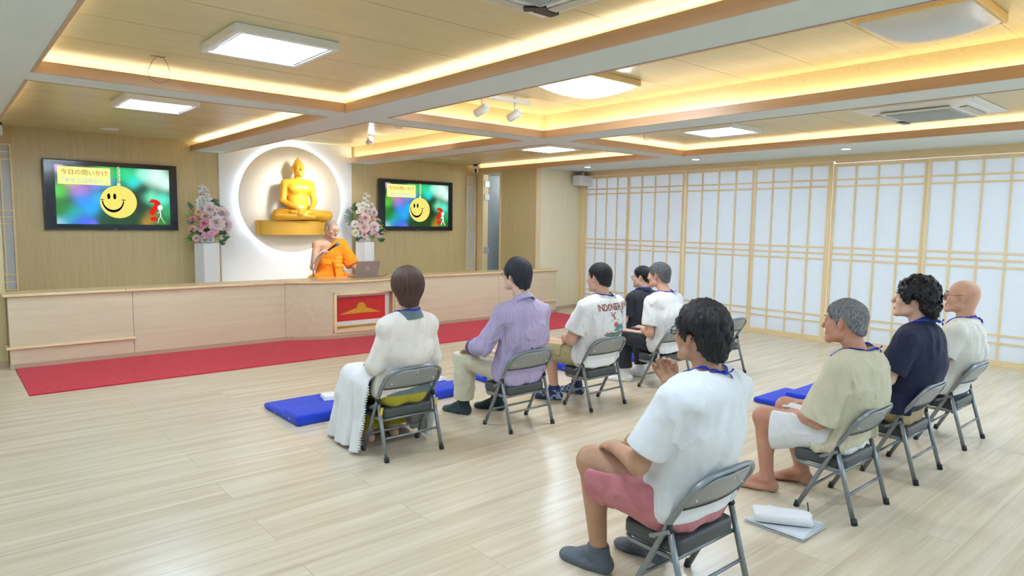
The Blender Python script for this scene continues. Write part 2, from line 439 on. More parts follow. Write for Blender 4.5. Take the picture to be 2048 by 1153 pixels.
def open_lamp(x, y, zc, lab, rz=0, w=.60, d=.62, wires=False):
    e = empty('ceiling_lamp', (x, y, zc), rz, lab, 'ceiling light', 'square ceiling lights')
    f = MB(); t = .035; h = .05; a, b = w / 2, d / 2
    f.box(-a, a, -b, -b + t, -h, 0); f.box(-a, a, b - t, b, -h, 0); f.box(-a, -a + t, -b + t, b - t, -h, 0); f.box(a - t, a, -b + t, b - t, -h, 0)
    f.box(-a + t, a - t, -b + t, b - t, -.012, 0)
    f.build('frame', M_lampwhite, e, bevel=.004)
    for i in range(4):
        yy = -b + t + .055 + i * (d - 2 * t - .11) / 3
        MB().tube([(-a + .06, yy, -.032), (a - .06, yy, -.032)], .0145, 14).build('lamp_tube', M_lamp, e)
    for xx in (-a + .045, a - .045):
        MB().box(xx - .008, xx + .008, -b + t + .01, b - t - .01, -.046, -.012).build('socket_rail', M_lampwhite, e, bevel=.002)
    if wires:
        MB().tube([(-a + .05, -b + .06, -.04), (-a + .10, -b + .05, -.065), (-a + .17, -b + .09, -.06), (-a + .22, -b + .07, -.05), (-a + .26, -b + .11, -.03)], .003, 8).build('wire', pm('wire_blue', (90, 130, 160), rough=.5), e)
    return e
open_lamp(1.58, 4.09, 2.56, 'bright open square ceiling light, largest in the photo, nearest of the left-hand coffers', wires=True)
open_lamp(1.58, 6.83, 2.56, 'bright open square ceiling light in the coffer before the left television')
open_lamp(6.42, 6.70, 2.56, 'bright square ceiling light in the far coffer beside the doorway')
open_lamp(6.48, 4.10, 2.56, 'bright square ceiling light in the right-hand coffer nearest the shoji screens')

def bulged(w, d, h, n=24, ex=2.6):
    """pillow-shaped diffuser hanging down"""
    V = []; F = []
    for i in range(n + 1):
        for j in range(n + 1):
            u = i / n * 2 - 1; v = j / n * 2 - 1
            V.append((u * w / 2, v * d / 2, -h * (max(0, 1 - abs(u) ** ex) ** .6) * (max(0, 1 - abs(v) ** ex) ** .6)))
    for i in range(n):
        for j in range(n):
            a = i * (n + 1) + j; F.append((a, a + 1, a + n + 2, a + n + 1))
    return V, F
def dome_lamp(x, y, zc, w, mat, lab, rz=0, label_marks=False):
    e = empty('dome_ceiling_lamp', (x, y, zc), rz, lab, 'ceiling light', 'bulged square ceiling lights')
    MB().box(-w / 2, w / 2, -w / 2, w / 2, -.05, 0).build('base_plate', pm('oak_lamp_base', (226, 196, 138), rough=.45, var=.05), e, bevel=.006)
    V, F = bulged(w * .93, w * .93, .075); m = MB(); m.add([(p[0], p[1], p[2] - .05) for p in V], F, 0, True)
    m.build('diffuser', mat, e)
    if label_marks:
        mk = MB()
        for r in range(4):
            xx = -.14
            while xx < .18:
                l = random.uniform(.012, .04)
                mk.box(xx, xx + l, -w * .42 + r * .012, -w * .42 + r * .012 + .006, -.075, -.074)
                xx += l + .008
        mk.build('printed_marking', pm('marking_grey', (96, 98, 104), var=0), e)
    return e
dome_lamp(4.20, 3.93, 2.70, .62, M_opal, 'bright bulged square ceiling light in the middle coffer, beside the two spotlights')
dome_lamp(4.28, 1.42, 2.70, .60, pm('opal_off', (214, 218, 222), rough=.25, var=.01), 'unlit bulged square ceiling light at the top right of the photo', label_marks=True)
# added fill lamps outside the view, to brighten the room
for i, (x, y) in enumerate(((1.6, 1.5), (6.5, .95), (1.2, -1.2), (4.2, -1.2), (7.2, -1.2), (-1.6, 2.0), (-1.6, 6.2))):
    zc = 2.56 if i < 2 else 2.44
    open_lamp(x, y, zc, 'added square fill light on the ceiling, out of view')

def air_con(x, y, zc, lab, rz):
    e = empty('air_conditioner', (x, y, zc), rz, lab, 'air conditioner', 'ceiling cassette air conditioners')
    MB().box(-.47, .47, -.47, .47, -.018, 0).build('panel', M_lampwhite, e, bevel=.006)
    # rounded body with louvres
    V, F = bulged(.80, .80, .035, ex=6); MB().add([(p[0], p[1], p[2] - .018) for p in V], F, 0, True).build('body', M_lampwhite, e)
    g = MB()
    for i in range(26): g.box(-.24, .24, -.24 + i * .0188, -.24 + i * .0188 + .008, -.062, -.05)
    g.box(-.26, .26, -.26, .26, -.0565, -.05)
    g.build('intake_grille', M_grey, e)
    for k in range(4):
        lv = MB(); lv.box(-.27, .27, .31, .37, -.056, -.048, 0, RZ(k * PI / 2)); lv.build('louvre', pm('louvre_beige', (206, 200, 182), rough=.4), e, bevel=.003)
    MB().box(-.09, .02, .36, .42, -.06, -.04, 0, RZ(-.8)).box(.28, .40, .28, .34, -.058, -.03).build('sensor_cover', M_steel, e, bevel=.004)
    return e
air_con(6.72, 2.18, 2.56, 'ceiling cassette air conditioner with grey grille in the right-hand coffer', 0)
air_con(1.93, 2.10, 2.56, 'ceiling cassette air conditioner cut by the top edge of the photo', 0)

# track with two spots
e = empty('track_light', (4.02, 4.93, 2.70), 0, 'white ceiling track with two spotlights in the middle coffer', 'spotlight')
MB().box(-.42, .42, -.017, .017, -.05, -.015).tube([(.24, 0, -.015), (.24, 0, 0)], .016, 12).tube([(-.24, 0, -.015), (-.24, 0, 0)], .016, 12).build('track', M_lampwhite, e, bevel=.002)
for xx, lab in ((-.16, 'l'), (.24, 'r')):
    s = MB(); D = Matrix.Translation((xx, 0, -.165)) @ RZ(.3) @ RX(math.radians(68))
    s.lathe([(.0, -.075), (.034, -.075), (.038, -.068), (.038, .06), (.034, .064), (.030, .064), (.026, .045), (0, .045)], 28, M=D)
    sp = s.build('spot_head', M_lampwhite, e)
    MB().tube([(xx, 0, -.05), (xx, 0, -.10), (xx, 0, -.15)], [.012, .008, .010], 12).build('stem', M_lampwhite, e)
    MB().lathe([(0, .046), (.024, .046), (.024, .050), (0, .050)], 24, M=D).build('lens', pm('spot_lens', (210, 225, 240), rough=.1, var=0), sp)
# downlights on the soffit by the screens
for (x, y, lab) in ((8.12, 7.57, 'round downlight in the white soffit near the stage corner'), (8.168, 5.547, 'round downlight in the white soffit, middle one of the row by the screens'),
                    (8.226, 3.518, 'round downlight in the white soffit, nearest of the row by the screens'), (8.25, 1.5, 'round downlight in the white soffit beyond the right edge')):
    e = empty('downlight', (x, y, ZS), 0, lab, 'ceiling light', 'downlights along the screens')
    MB().lathe([(.052, 0), (.066, 0), (.066, -.004), (.052, -.006), (.052, 0)], 32).build('trim_ring', M_lampwhite, e)
    MB().lathe([(0, -.002), (.052, -.002), (.052, 0), (0, 0)], 32).build('lens', M_opal, e)
# round blank covers on the front coffer ceilings
for (x, y, lab) in ((1.641, 9.266, 'round white blank cover on the ceiling before the left television'), (6.572, 9.064, 'round white blank cover on the ceiling before the right television')):
    o = MB().lathe([(0, -.01), (.09, -.01), (.10, 0), (0, 0)], 32, c=(0, 0, 0)).build('ceiling_cover', M_lampwhite)
    o.location = (x, y, 2.56); tag(o, lab, 'ceiling cover', 'round blank ceiling covers')
# wire loops hanging from the coffers
M_wire = pm('thin_wire', (120, 88, 52), rough=.5)
o = MB().tube([(.045, 0, 0), (.02, 0, -.01), (-.01, 0, -.004), (-.04, .0, -.035), (-.07, 0, -.10), (-.06, 0, -.15), (0, 0, -.175), (.055, 0, -.15), (.065, 0, -.10), (.05, 0, -.05), (.03, 0, -.01), (.0, 0, 0), (-.05, 0, -.003)], .0018, 6).build('hanging_wire', M_wire)
o.location = (1.171, 4.92, 2.559); o.rotation_euler = (0, 0, -.5); tag(o, 'thin wire loop hanging from the coffer left of the large lamp', 'wire', 'wire loops hanging from the ceiling')
o = MB().tube([(0, 0, 0), (.0, 0, -.06), (-.02, 0, -.12), (.03, 0, -.14), (.08, 0, -.12), (.05, 0, -.08), (0, 0, -.06)], .002, 6).build('hanging_wire', M_wire)
o.location = (6.25, 4.95, 2.559); o.rotation_euler = (0, 0, -.6); tag(o, 'small bent wire hanging in the coffer nearest the shoji screens', 'wire', 'wire loops hanging from the ceiling')
# spotlights above the statue
for (x, y, lab, big) in ((4.62, 8.40, 'white conical spotlight on the ceiling in front of the statue', 1), (4.45, 7.36, 'small white ceiling detector before the statue, left one', 0), (5.03, 7.0, 'small white ceiling detector before the statue, right one', 0)):
    e = empty('ceiling_spotlight' if big else 'ceiling_detector', (x, y, 2.70), 0, lab, 'spotlight' if big else 'detector')
    if big:
        D = T(0, 0, -.085) @ RZ(.2) @ RX(math.radians(60))
        MB().lathe([(.028, -.06), (.055, .05), (.05, .052), (.02, -.03)], 24, M=D).build('shade', M_lampwhite, e)
        MB().lathe([(0, .03), (.044, .03), (.044, .034), (0, .034)], 24, M=D).build('lens', M_opal, e)
        MB().tube([(0, 0, 0), (0, 0, -.07)], .012, 10).build('stem', M_lampwhite, e)
    else:
        MB().lathe([(0, -.045), (.03, -.04), (.05, -.02), (.055, 0), (0, 0)], 24).build('cover', M_lampwhite, e)
for k, (lx, ly, tx, tz, en, an) in enumerate(((4.62, 8.44, 4.1, 1.95, STATUE, 40), (4.45, 7.36, 4.1, 1.25, STATUE * .8, 40), (5.03, 7.0, 4.7, 1.6, STATUE, 44))):
    sp = bpy.data.lights.new('stage_spot_and_fill', 'SPOT'); sp.energy = en; sp.spot_size = math.radians(an); sp.spot_blend = .8; sp.color = (1, .95, .86); sp.shadow_soft_size = .22
    so = bpy.data.objects.new('stage_spot_and_fill', sp); COL.objects.link(so); so.location = (lx, ly, 2.585 if k == 0 else 2.64)
    so.rotation_euler = (Vector((tx, 8.7 if k == 1 else 9.9, tz)) - so.location).to_track_quat('-Z', 'Y').to_euler()
# dome cameras
def dome_cam(x, y, z, lab, rz):
    e = empty('surveillance_camera', (x, y, z), rz, lab, 'camera', 'surveillance cameras at the ceiling')
    MB().lathe([(.045, 0), (.045, -.03), (0, -.03)], 24).build('mount', M_steel, e)
    MB().lathe([(.04, -.03), (.048, -.05), (.048, -.135), (.035, -.15), (0, -.152)], 24).build('body', M_lampwhite, e)
    MB().lathe([(0, .032), (.018, .03), (.022, .0), (.022, -.02), (0, -.02)], 20, M=T(0, -.036, -.10) @ RX(PI / 2)).box(-.02, .02, -.052, -.03, -.15, -.085).build('lens', M_black, e, bevel=.003)
dome_cam(7.48, 9.72, 2.56, 'small white camera hanging at the ceiling beside the doorway', -.6)
dome_cam(.60, 9.62, 2.56, 'small white camera at the ceiling, cut by the left edge of the photo', -.1)
# white box speaker by the shoji corner
e = empty('wall_speaker', (8.76, 8.27, 2.44), 0, 'white square box speaker hanging by the shoji corner', 'speaker')
MB().box(-.165, .165, -.09, .09, -.25, -.075).build('cabinet', M_lampwhite, e, bevel=.012, seg=3)
MB().tube([(0, 0, 0), (0, 0, -.085)], .014, 12).lathe([(.035, 0), (.035, -.008), (0, -.01)], 20).tube([(0, 0, -.03), (0, 0, -.055)], .026, 12).build('bracket', M_lampwhite, e)
MB().tube([(-.05, .02, -.01), (-.11, .03, -.05), (-.10, .04, -.09), (-.06, .05, -.1)], .004, 8).build('cable', M_grey, e)
MB().box(-.03, .03, -.0915, -.09, -.185, -.175).build('badge', M_grey, e)
# ================================================================== IMPLICIT SURFACES (smooth, continuous bodies and cloth)
_rng = np.random.RandomState(3)
_perm = _rng.permutation(256).astype(np.int64)
_val = _rng.rand(256).astype(np.float32) * 2 - 1
def vnoise(P):
    """smooth value noise, -1..1"""
    I = np.floor(P).astype(np.int64); f = (P - I).astype(np.float32); f = f * f * (3 - 2 * f)
    def h(dx, dy, dz):
        return _val[_perm[(_perm[(_perm[(I[:, 0] + dx) & 255] + I[:, 1] + dy) & 255] + I[:, 2] + dz) & 255]]
    x, y, z = f[:, 0], f[:, 1], f[:, 2]
    c00 = h(0, 0, 0) * (1 - x) + h(1, 0, 0) * x; c10 = h(0, 1, 0) * (1 - x) + h(1, 1, 0) * x
    c01 = h(0, 0, 1) * (1 - x) + h(1, 0, 1) * x; c11 = h(0, 1, 1) * (1 - x) + h(1, 1, 1) * x
    return (c00 * (1 - y) + c10 * y) * (1 - z) + (c01 * (1 - y) + c11 * y) * z
def ridged(P): return 1 - np.abs(vnoise(P)) * 2
def A3(p): return np.array(p, dtype=np.float64)
def smin(a, b, k):
    if k <= 0: return np.minimum(a, b)
    h = np.maximum(k - np.abs(a - b), 0) / k
    return np.minimum(a, b) - h * h * k * .25
def smax(a, b, k): return -smin(-a, -b, k)

class Prim:
    """distance function with a bounding box"""
    def __init__(s, f, lo, hi): s.f = f; s.lo = A3(lo); s.hi = A3(hi)
    def __call__(s, P): return s.f(P)

def caps(a, b, ra, rb=None):
    a, b = A3(a), A3(b); rb = ra if rb is None else rb
    ab = b - a; L = max(ab @ ab, 1e-9)
    def f(P):
        q = P - a; t = np.clip(q @ ab / L, 0, 1)
        return np.sqrt(((q - t[:, None] * ab) ** 2).sum(1)) - (ra + (rb - ra) * t)
    R = max(ra, rb)
    return Prim(f, np.minimum(a, b) - R, np.maximum(a, b) + R)

def frame(fw, upv=(0, 0, 1)):
    """rows: side, forward, up"""
    f = A3(fw); f = f / np.linalg.norm(f)
    s = np.cross(f, A3(upv)); s = s / np.linalg.norm(s); u = np.cross(s, f)
    return np.array([s, f, u])

def ell(c, r, R=None):
    c, r = A3(c), A3(r); rm = float(r.max())
    def f(P):
        q = P - c
        if R is not None: q = q @ R.T
        k0 = np.sqrt(((q / r) ** 2).sum(1)); k1 = np.sqrt(((q / r ** 2) ** 2).sum(1)) + 1e-9
        return k0 * (k0 - 1) / k1
    return Prim(f, c - rm, c + rm)

def rbox(c, h, rad, R=None):
    c, h = A3(c), A3(h); rm = float(np.linalg.norm(h))
    def f(P):
        q = P - c
        if R is not None: q = q @ R.T
        d = np.abs(q) - (h - rad)
        return np.sqrt((np.maximum(d, 0) ** 2).sum(1)) + np.minimum(d.max(1), 0) - rad
    return Prim(f, c - rm, c + rm)

def ecap(a, b, sa, sb, lat):
    """capsule of elliptical section: sa, sb = (half width along lat, half depth) at each end"""
    a, b, lat = A3(a), A3(b), A3(lat); lat = lat / np.linalg.norm(lat)
    ab = b - a; L = max(ab @ ab, 1e-9)
    def f(P):
        q = P - a; t = np.clip(q @ ab / L, 0, 1)
        d = q - t[:, None] * ab
        u = d @ lat; w2 = np.maximum((d ** 2).sum(1) - u * u, 0)
        A = sa[0] + (sb[0] - sa[0]) * t; B = sa[1] + (sb[1] - sa[1]) * t
        k0 = np.sqrt((u / A) ** 2 + w2 / B ** 2); k1 = np.sqrt((u / A ** 2) ** 2 + w2 / B ** 4) + 1e-9
        return np.where(k0 < 1e-4, -np.minimum(A, B), k0 * (k0 - 1) / k1)
    R = max(sa[0], sa[1], sb[0], sb[1])
    return Prim(f, np.minimum(a, b) - R, np.maximum(a, b) + R)

class U:
    """smooth union of primitives (each may carry its own blend k); evaluated with bounding-box culling"""
    def __init__(s, k=.02): s.k = k; s.p = []
    def add(s, prim, k=None): s.p.append((prim, s.k if k is None else k)); return s
    def __call__(s, P, lo=None, hi=None, off=0.0):
        if lo is None: lo, hi = P.min(0), P.max(0)
        d = np.full(len(P), .25)
        for pr, k in s.p:
            m = .07 + k
            if (pr.lo - m > hi).any() or (pr.hi + m < lo).any(): continue
            d = smin(d, pr(P), k)
        return d - off
    def bounds(s, pad=.03):
        return np.min([p.lo for p, _ in s.p], 0) - pad, np.max([p.hi for p, _ in s.p], 0) + pad

def surface(f, lo, hi, h, smooth=1):
    """sparse surface nets; f takes an (N,3) array. returns vertices and quads"""
    lo = A3(lo); hi = A3(hi); B = 8
    nb = np.maximum(np.ceil((hi - lo) / (h * B)).astype(int), 1)
    bi = np.stack(np.meshgrid(*[np.arange(n) for n in nb], indexing='ij'), -1).reshape(-1, 3)
    ctr = lo + (bi + .5) * h * B
    d = np.empty(len(ctr))
    grp = (bi // 4); key = (grp[:, 0] * 1000 + grp[:, 1]) * 1000 + grp[:, 2]
    order = np.argsort(key, kind='stable'); ks = key[order]
    cuts = np.concatenate([[0], np.nonzero(np.diff(ks))[0] + 1, [len(ks)]])
    for i in range(len(cuts) - 1):
        ix = order[cuts[i]:cuts[i + 1]]; d[ix] = f(ctr[ix])
    act = np.abs(d) < h * B * .5 * 1.75 + .012
    bi = bi[act]
    if len(bi) == 0: return np.zeros((0, 3)), np.zeros((0, 4), int)
    g = np.stack(np.meshgrid(np.arange(B + 1), np.arange(B + 1), np.arange(B + 1), indexing='ij'), -1).reshape(-1, 3)
    key = ((bi[:, 0] // 2) * 2000 + bi[:, 1] // 2) * 2000 + bi[:, 2] // 2
    order = np.argsort(key, kind='stable'); ks = key[order]; bi = bi[order]
    cuts = np.concatenate([[0], np.nonzero(np.diff(ks))[0] + 1, [len(ks)]])
    vals = np.empty((len(bi), (B + 1) ** 3), np.float32)
    for i in range(len(cuts) - 1):
        a, b = cuts[i], cuts[i + 1]
        P = (lo + (bi[a:b, None, :] * B + g[None]) * h).reshape(-1, 3)
        vals[a:b] = f(P).reshape(b - a, -1)
    V = vals.reshape(len(bi), B + 1, B + 1, B + 1)
    S = V < 0
    # cells with a sign change
    cs = np.zeros((len(bi), B, B, B), int)
    for dx in (0, 1):
        for dy in (0, 1):
            for dz in (0, 1): cs += S[:, dx:B + dx, dy:B + dy, dz:B + dz]
    ib, ix, iy, iz = np.nonzero((cs > 0) & (cs < 8))
    acc = np.zeros((len(ib), 3)); cnt = np.zeros(len(ib))
    for ax in range(3):
        o1, o2 = [(1, 2), (0, 2), (0, 1)][ax]
        for u in (0, 1):
            for v in (0, 1):
                a = [ix, iy, iz]; a = [a[0].copy(), a[1].copy(), a[2].copy()]; a[o1] = a[o1] + u; a[o2] = a[o2] + v
                b = [q.copy() for q in a]; b[ax] = b[ax] + 1
                va = V[ib, a[0], a[1], a[2]]; vb = V[ib, b[0], b[1], b[2]]
                cr = (va < 0) != (vb < 0)
                t = np.where(cr, va / (va - vb + 1e-12), 0)
                p = np.zeros((len(ib), 3)); p[:, ax] = t; p[:, o1] = u; p[:, o2] = v
                acc += p * cr[:, None]; cnt += cr
    G = bi[ib] * B + np.stack([ix, iy, iz], -1)
    pts = lo + (G + acc / np.maximum(cnt, 1)[:, None]) * h
    D = nb * B + 2
    def cid(q): return (q[:, 0].astype(np.int64) * D[1] + q[:, 1]) * D[2] + q[:, 2]
    ids = cid(G); so = np.argsort(ids); sid = ids[so]
    quads = []
    for ax in range(3):
        o1, o2 = [(1, 2), (2, 0), (0, 1)][ax]
        sl1 = [slice(None)] + [slice(0, B)] * 3; sl2 = list(sl1); sl2[ax + 1] = slice(1, B + 1)
        s1, s2 = S[tuple(sl1)], S[tuple(sl2)]
        e = np.nonzero(s1 != s2)
        base = bi[e[0]] * B + np.stack(e[1:], -1); inside = s1[e]
        idx = []; ok = np.ones(len(base), bool)
        for (u, v) in ((0, 0), (1, 0), (1, 1), (0, 1)):
            c = base.copy(); c[:, o1] -= u; c[:, o2] -= v
            k = cid(c); j = np.minimum(np.searchsorted(sid, k), len(sid) - 1)
            ok &= (sid[j] == k) & (c >= 0).all(1); idx.append(so[j])
        q = np.stack(idx, -1)[ok]; ins = inside[ok]
        q[ins] = q[ins][:, ::-1]
        quads.append(q)
    Q = np.concatenate(quads)
    for it in range(smooth):
        for lam in (.5, -.47):
            s = np.zeros_like(pts); n = np.zeros(len(pts))
            for a in range(4):
                b = (a + 1) % 4
                np.add.at(s, Q[:, a], pts[Q[:, b]]); np.add.at(n, Q[:, a], 1)
                np.add.at(s, Q[:, b], pts[Q[:, a]]); np.add.at(n, Q[:, b], 1)
            pts = pts + lam * (s / np.maximum(n, 1)[:, None] - pts)
    return pts, Q

def largest_piece(pts, Q):
    """drop stray crumbs: keep the piece(s) holding most of the faces"""
    par = np.arange(len(pts))
    e = np.concatenate([Q[:, [0, 1]], Q[:, [1, 2]], Q[:, [2, 3]]])
    for _ in range(400):
        a, b = par[e[:, 0]], par[e[:, 1]]
        dif = a != b
        if not dif.any(): break
        a, b = a[dif], b[dif]; m = np.minimum(a, b)
        np.minimum.at(par, a, m); np.minimum.at(par, b, m)
        while True:
            q = par[par]
            if (q == par).all(): break
            par = q
    lab, inv, c = np.unique(par[Q[:, 0]], return_inverse=True, return_counts=True)
    keep = c[inv] > max(60, c.max() * .006)
    Q = Q[keep]; used = np.unique(Q)
    mp = np.full(len(pts), -1); mp[used] = np.arange(len(used))
    return pts[used], mp[Q]

def mesh_obj(name, pts, Q, mats, parent=None, matfn=None, origin=None, attrs=None):
    if origin is not None: pts = pts - A3(origin)
    me = bpy.data.meshes.new(name)
    me.vertices.add(len(pts)); me.vertices.foreach_set('co', np.ascontiguousarray(pts, dtype=np.float32).ravel())
    k = Q.shape[1]
    me.loops.add(Q.size); me.loops.foreach_set('vertex_index', np.ascontiguousarray(Q, dtype=np.int32).ravel())
    me.polygons.add(len(Q)); me.polygons.foreach_set('loop_start', np.arange(0, Q.size, k, dtype=np.int32))
    me.polygons.foreach_set('loop_total', np.full(len(Q), k, np.int32))
    me.polygons.foreach_set('use_smooth', np.ones(len(Q), bool))
    if not isinstance(mats, (list, tuple)): mats = [mats]
    for m in mats: me.materials.append(m)
    if matfn is not None:
        me.polygons.foreach_set('material_index', np.ascontiguousarray(matfn(pts[Q].mean(1)), dtype=np.int32))
    if attrs:
        for an, arr in attrs.items():
            at = me.attributes.new(an, 'FLOAT_VECTOR', 'POINT'); at.data.foreach_set('vector', np.ascontiguousarray(arr, dtype=np.float32).ravel())
    me.update(); me.validate()
    o = bpy.data.objects.new(name, me); COL.objects.link(o)
    if parent is not None: o.parent = parent
    return o

def sdf_obj(name, f, lo, hi, h, mats, parent=None, origin=None, matfn=None, smooth=1, clean=True, attrs=None):
    pts, Q = surface(f, lo, hi, h, smooth)
    if clean and len(Q): pts, Q = largest_piece(pts, Q)
    at = {k: fn(pts) for k, fn in attrs.items()} if attrs else None
    if origin is not None and matfn is not None:
        mf = matfn; og = A3(origin); matfn = lambda c: mf(c + og)
    return mesh_obj(name, pts, Q, mats, parent, matfn, origin, at)
FL_L = [(-0.121, -0.091, 0.439, 0.046, 'r_peach'), (-0.048, -0.134, 0.385, 0.057, 'r_peach'), (-0.193, -0.079, 0.341, 0.046, 'r_pink'), (-0.072, -0.149, 0.291, 0.061, 'r_pink'), (-0.199, -0.089, 0.211, 0.052, 'r_peach'), (-0.166, -0.108, 0.091, 0.044, 'r_light'), (0.089, -0.138, 0.302, 0.104, 'p_yellow'), (0.013, -0.119, 0.479, 0.077, 'p_yellow'), (0.192, -0.066, 0.427, 0.089, 'p_yellow'), (0.234, -0.067, 0.276, 0.084, 'p_pale'), (0.221, -0.077, 0.142, 0.052, 'p_pale'), (0.103, -0.085, 0.491, 0.045, 'c_cream'), (-0.114, -0.137, 0.207, 0.04, 's_pink'), (-0.064, -0.164, 0.128, 0.046, 's_pink'), (-0.005, -0.197, 0.161, 0.04, 's_pink'), (0.063, -0.165, 0.185, 0.046, 's_pink'), (0.159, -0.112, 0.209, 0.04, 's_pink'), (0.007, -0.196, 0.119, 0.034, 's_pink'), (0.047, -0.123, 0.424, 0.034, 's_light'), (-0.076, -0.024, 0.773, 0.026, 'w'), (-0.04, -0.027, 0.802, 0.016, 'w'), (-0.024, -0.028, 0.757, 0.034, 'w'), (0.002, -0.03, 0.728, 0.03, 'w'), (-0.06, -0.025, 0.704, 0.034, 'w'), (-0.03, -0.032, 0.678, 0.032, 'w'), (0.013, -0.036, 0.664, 0.032, 'w'), (-0.054, -0.038, 0.626, 0.036, 'w'), (-0.09, -0.04, 0.583, 0.036, 'w'), (-0.037, -0.048, 0.585, 0.036, 'w'), (0.007, -0.049, 0.6, 0.036, 'w'), (0.043, -0.041, 0.615, 0.028, 'w'), (-0.092, -0.047, 0.537, 0.036, 'w'), (-0.039, -0.056, 0.538, 0.036, 'w'), (0.006, -0.061, 0.54, 0.036, 'w'), (0.05, -0.052, 0.55, 0.03, 'w'), (-0.102, -0.051, 0.495, 0.03, 'w')]
FL_R = [(-0.066, -0.123, 0.398, 0.081, 'p_rose'), (-0.091, -0.148, 0.255, 0.079, 'p_rose'), (0.083, -0.151, 0.261, 0.079, 'p_pale'), (0.115, -0.081, 0.495, 0.063, 'p_pale'), (0.025, -0.105, 0.51, 0.05, 'p_pale'), (0.206, -0.071, 0.352, 0.048, 'r_peach'), (0.205, -0.085, 0.257, 0.047, 'r_peach'), (-0.092, -0.149, 0.135, 0.047, 'r_light'), (0.022, -0.188, 0.171, 0.04, 's_light'), (0.215, -0.081, 0.153, 0.058, 's_light'), (0.143, -0.121, 0.135, 0.04, 's_light'), (0.282, -0.043, 0.167, 0.029, 's_light'), (-0.21, -0.083, 0.17, 0.055, 'c_cream'), (-0.211, -0.075, 0.303, 0.055, 'c_white'), (0.109, -0.108, 0.385, 0.027, 's_light'), (-0.003, -0.03, 0.78, 0.026, 'w'), (0.046, -0.026, 0.738, 0.032, 'w'), (-0.014, -0.029, 0.705, 0.029, 'w'), (0.026, -0.035, 0.662, 0.029, 'w'), (0.106, -0.033, 0.615, 0.029, 'w'), (-0.128, -0.033, 0.591, 0.037, 'w'), (-0.044, -0.041, 0.615, 0.037, 'w'), (0.015, -0.05, 0.59, 0.037, 'w'), (-0.094, -0.047, 0.534, 0.04, 'w'), (-0.045, -0.052, 0.553, 0.037, 'w'), (-0.139, -0.044, 0.489, 0.032, 'w'), (0.146, -0.035, 0.558, 0.024, 'w'), (-0.075, -0.057, 0.49, 0.032, 'w')]
FD_L = [(0.104, 0.538, 0.07, 0.626), (0.104, 0.538, 0.125, 0.632), (0.104, 0.538, 0.17, 0.62), (0.113, 0.529, 0.19, 0.548), (0.122, 0.519, 0.222, 0.515), (0.158, 0.511, 0.26, 0.497), (0.104, 0.538, 0.093, 0.612), (-0.155, 0.47, -0.223, 0.57)]
FY_L = [(-0.175, 0.382, -0.319, 0.435), (-0.175, 0.382, -0.295, 0.38), (-0.166, 0.364, -0.271, 0.335), (-0.174, 0.392, -0.259, 0.445), (-0.199, 0.151, -0.313, 0.059), (-0.199, 0.151, -0.316, 0.013), (-0.19, 0.142, -0.271, 0.027), (-0.19, 0.161, -0.294, 0.124), (-0.182, 0.142, -0.253, 0.068)]
FD_R = [(-0.173, 0.409, -0.337, 0.509), (-0.173, 0.409, -0.361, 0.441), (-0.174, 0.4, -0.349, 0.393), (-0.174, 0.391, -0.338, 0.343), (-0.174, 0.391, -0.291, 0.289), (-0.143, 0.524, -0.206, 0.624), (-0.143, 0.524, -0.164, 0.647), (-0.143, 0.507, -0.23, 0.566), (-0.173, 0.427, -0.308, 0.538)]
FY_R = [(0.246, 0.317, 0.329, 0.217), (0.257, 0.289, 0.368, 0.14), (0.246, 0.308, 0.308, 0.29), (0.225, 0.253, 0.36, 0.199)]
# ================================================================== COUNTER IN FRONT OF THE STAGE
def counter_front(y_off=0.0, n=24):
    """front line of the counter: straight, bowed out in the middle"""
    R = 1.49; cy = 7.80 + R
    P = [(.505, 8.085 + y_off), (3.256, 8.085 + y_off)]
    for i in range(1, n):
        x = 3.256 + (5.024 - 3.256) * i / n
        P.append((x, cy - math.sqrt(R * R - (x - 4.14) ** 2) + y_off))
    P += [(5.024, 8.085 + y_off), (7.975, 8.085 + y_off)]
    return P
def strip_wall(P, z0, z1, depth, xa=-9, xb=99, hole=None):
    """vertical slab following the front line, thickness depth to the back"""
    mb = MB()
    def cut(P):
        out = []
        for (a, b) in zip(P[:-1], P[1:]):
            for p in (a, b):
                x = min(max(p[0], xa), xb)
                t = (x - a[0]) / (b[0] - a[0]) if b[0] != a[0] else 0
                if 0 <= t <= 1:
                    q = (x, a[1] + (b[1] - a[1]) * t)
                    if not out or abs(out[-1][0] - q[0]) > 1e-6: out.append(q)
        return out
    Q = cut(P); n = len(Q); V = []
    for (x, y) in Q: V += [(x, y, z0), (x, y, z1), (x, y + depth, z1), (x, y + depth, z0)]
    F = []
    for i in range(n - 1):
        a = 4 * i
        for k in range(4): F.append((a + k, a + 4 + k, a + 4 + (k + 1) % 4, a + (k + 1) % 4))
    F += [(0, 1, 2, 3), (4 * n - 1, 4 * n - 2, 4 * n - 3, 4 * n - 4)]
    return mb.add(V, F)
ctr = empty('stage_counter', (0, 0, 0), 0, 'long pale maple counter along the front of the stage, bowed out in the middle', 'counter')
FL = counter_front()
nx0, nx1 = 3.80, 4.70
for (xa, xb, z0, z1) in ((.5, 1.58, .20, .72), (.5, 1.58, 0, .20), (1.584, 3.256, 0, .72), (3.259, nx0, 0, .72), (nx0, nx1, 0, .115), (nx0, nx1, .58, .72), (nx1, 5.021, 0, .72), (5.024, 6.70, 0, .72), (6.704, 7.975, .20, .72), (6.704, 7.975, 0, .20)):
    strip_wall(FL, z0, z1, .05, xa, xb).build('front_panel', M_counter, ctr)
MB().box(.505, .54, 8.13, 8.42, 0, .72).build('end_panel', M_counter, ctr); MB().box(7.93, 7.975, 8.13, 8.42, 0, .72).build('end_panel', M_counter, ctr)
bl = counter_front(-.012); bl[0] = (.495, bl[0][1]); bl[-1] = (7.985, bl[-1][1])
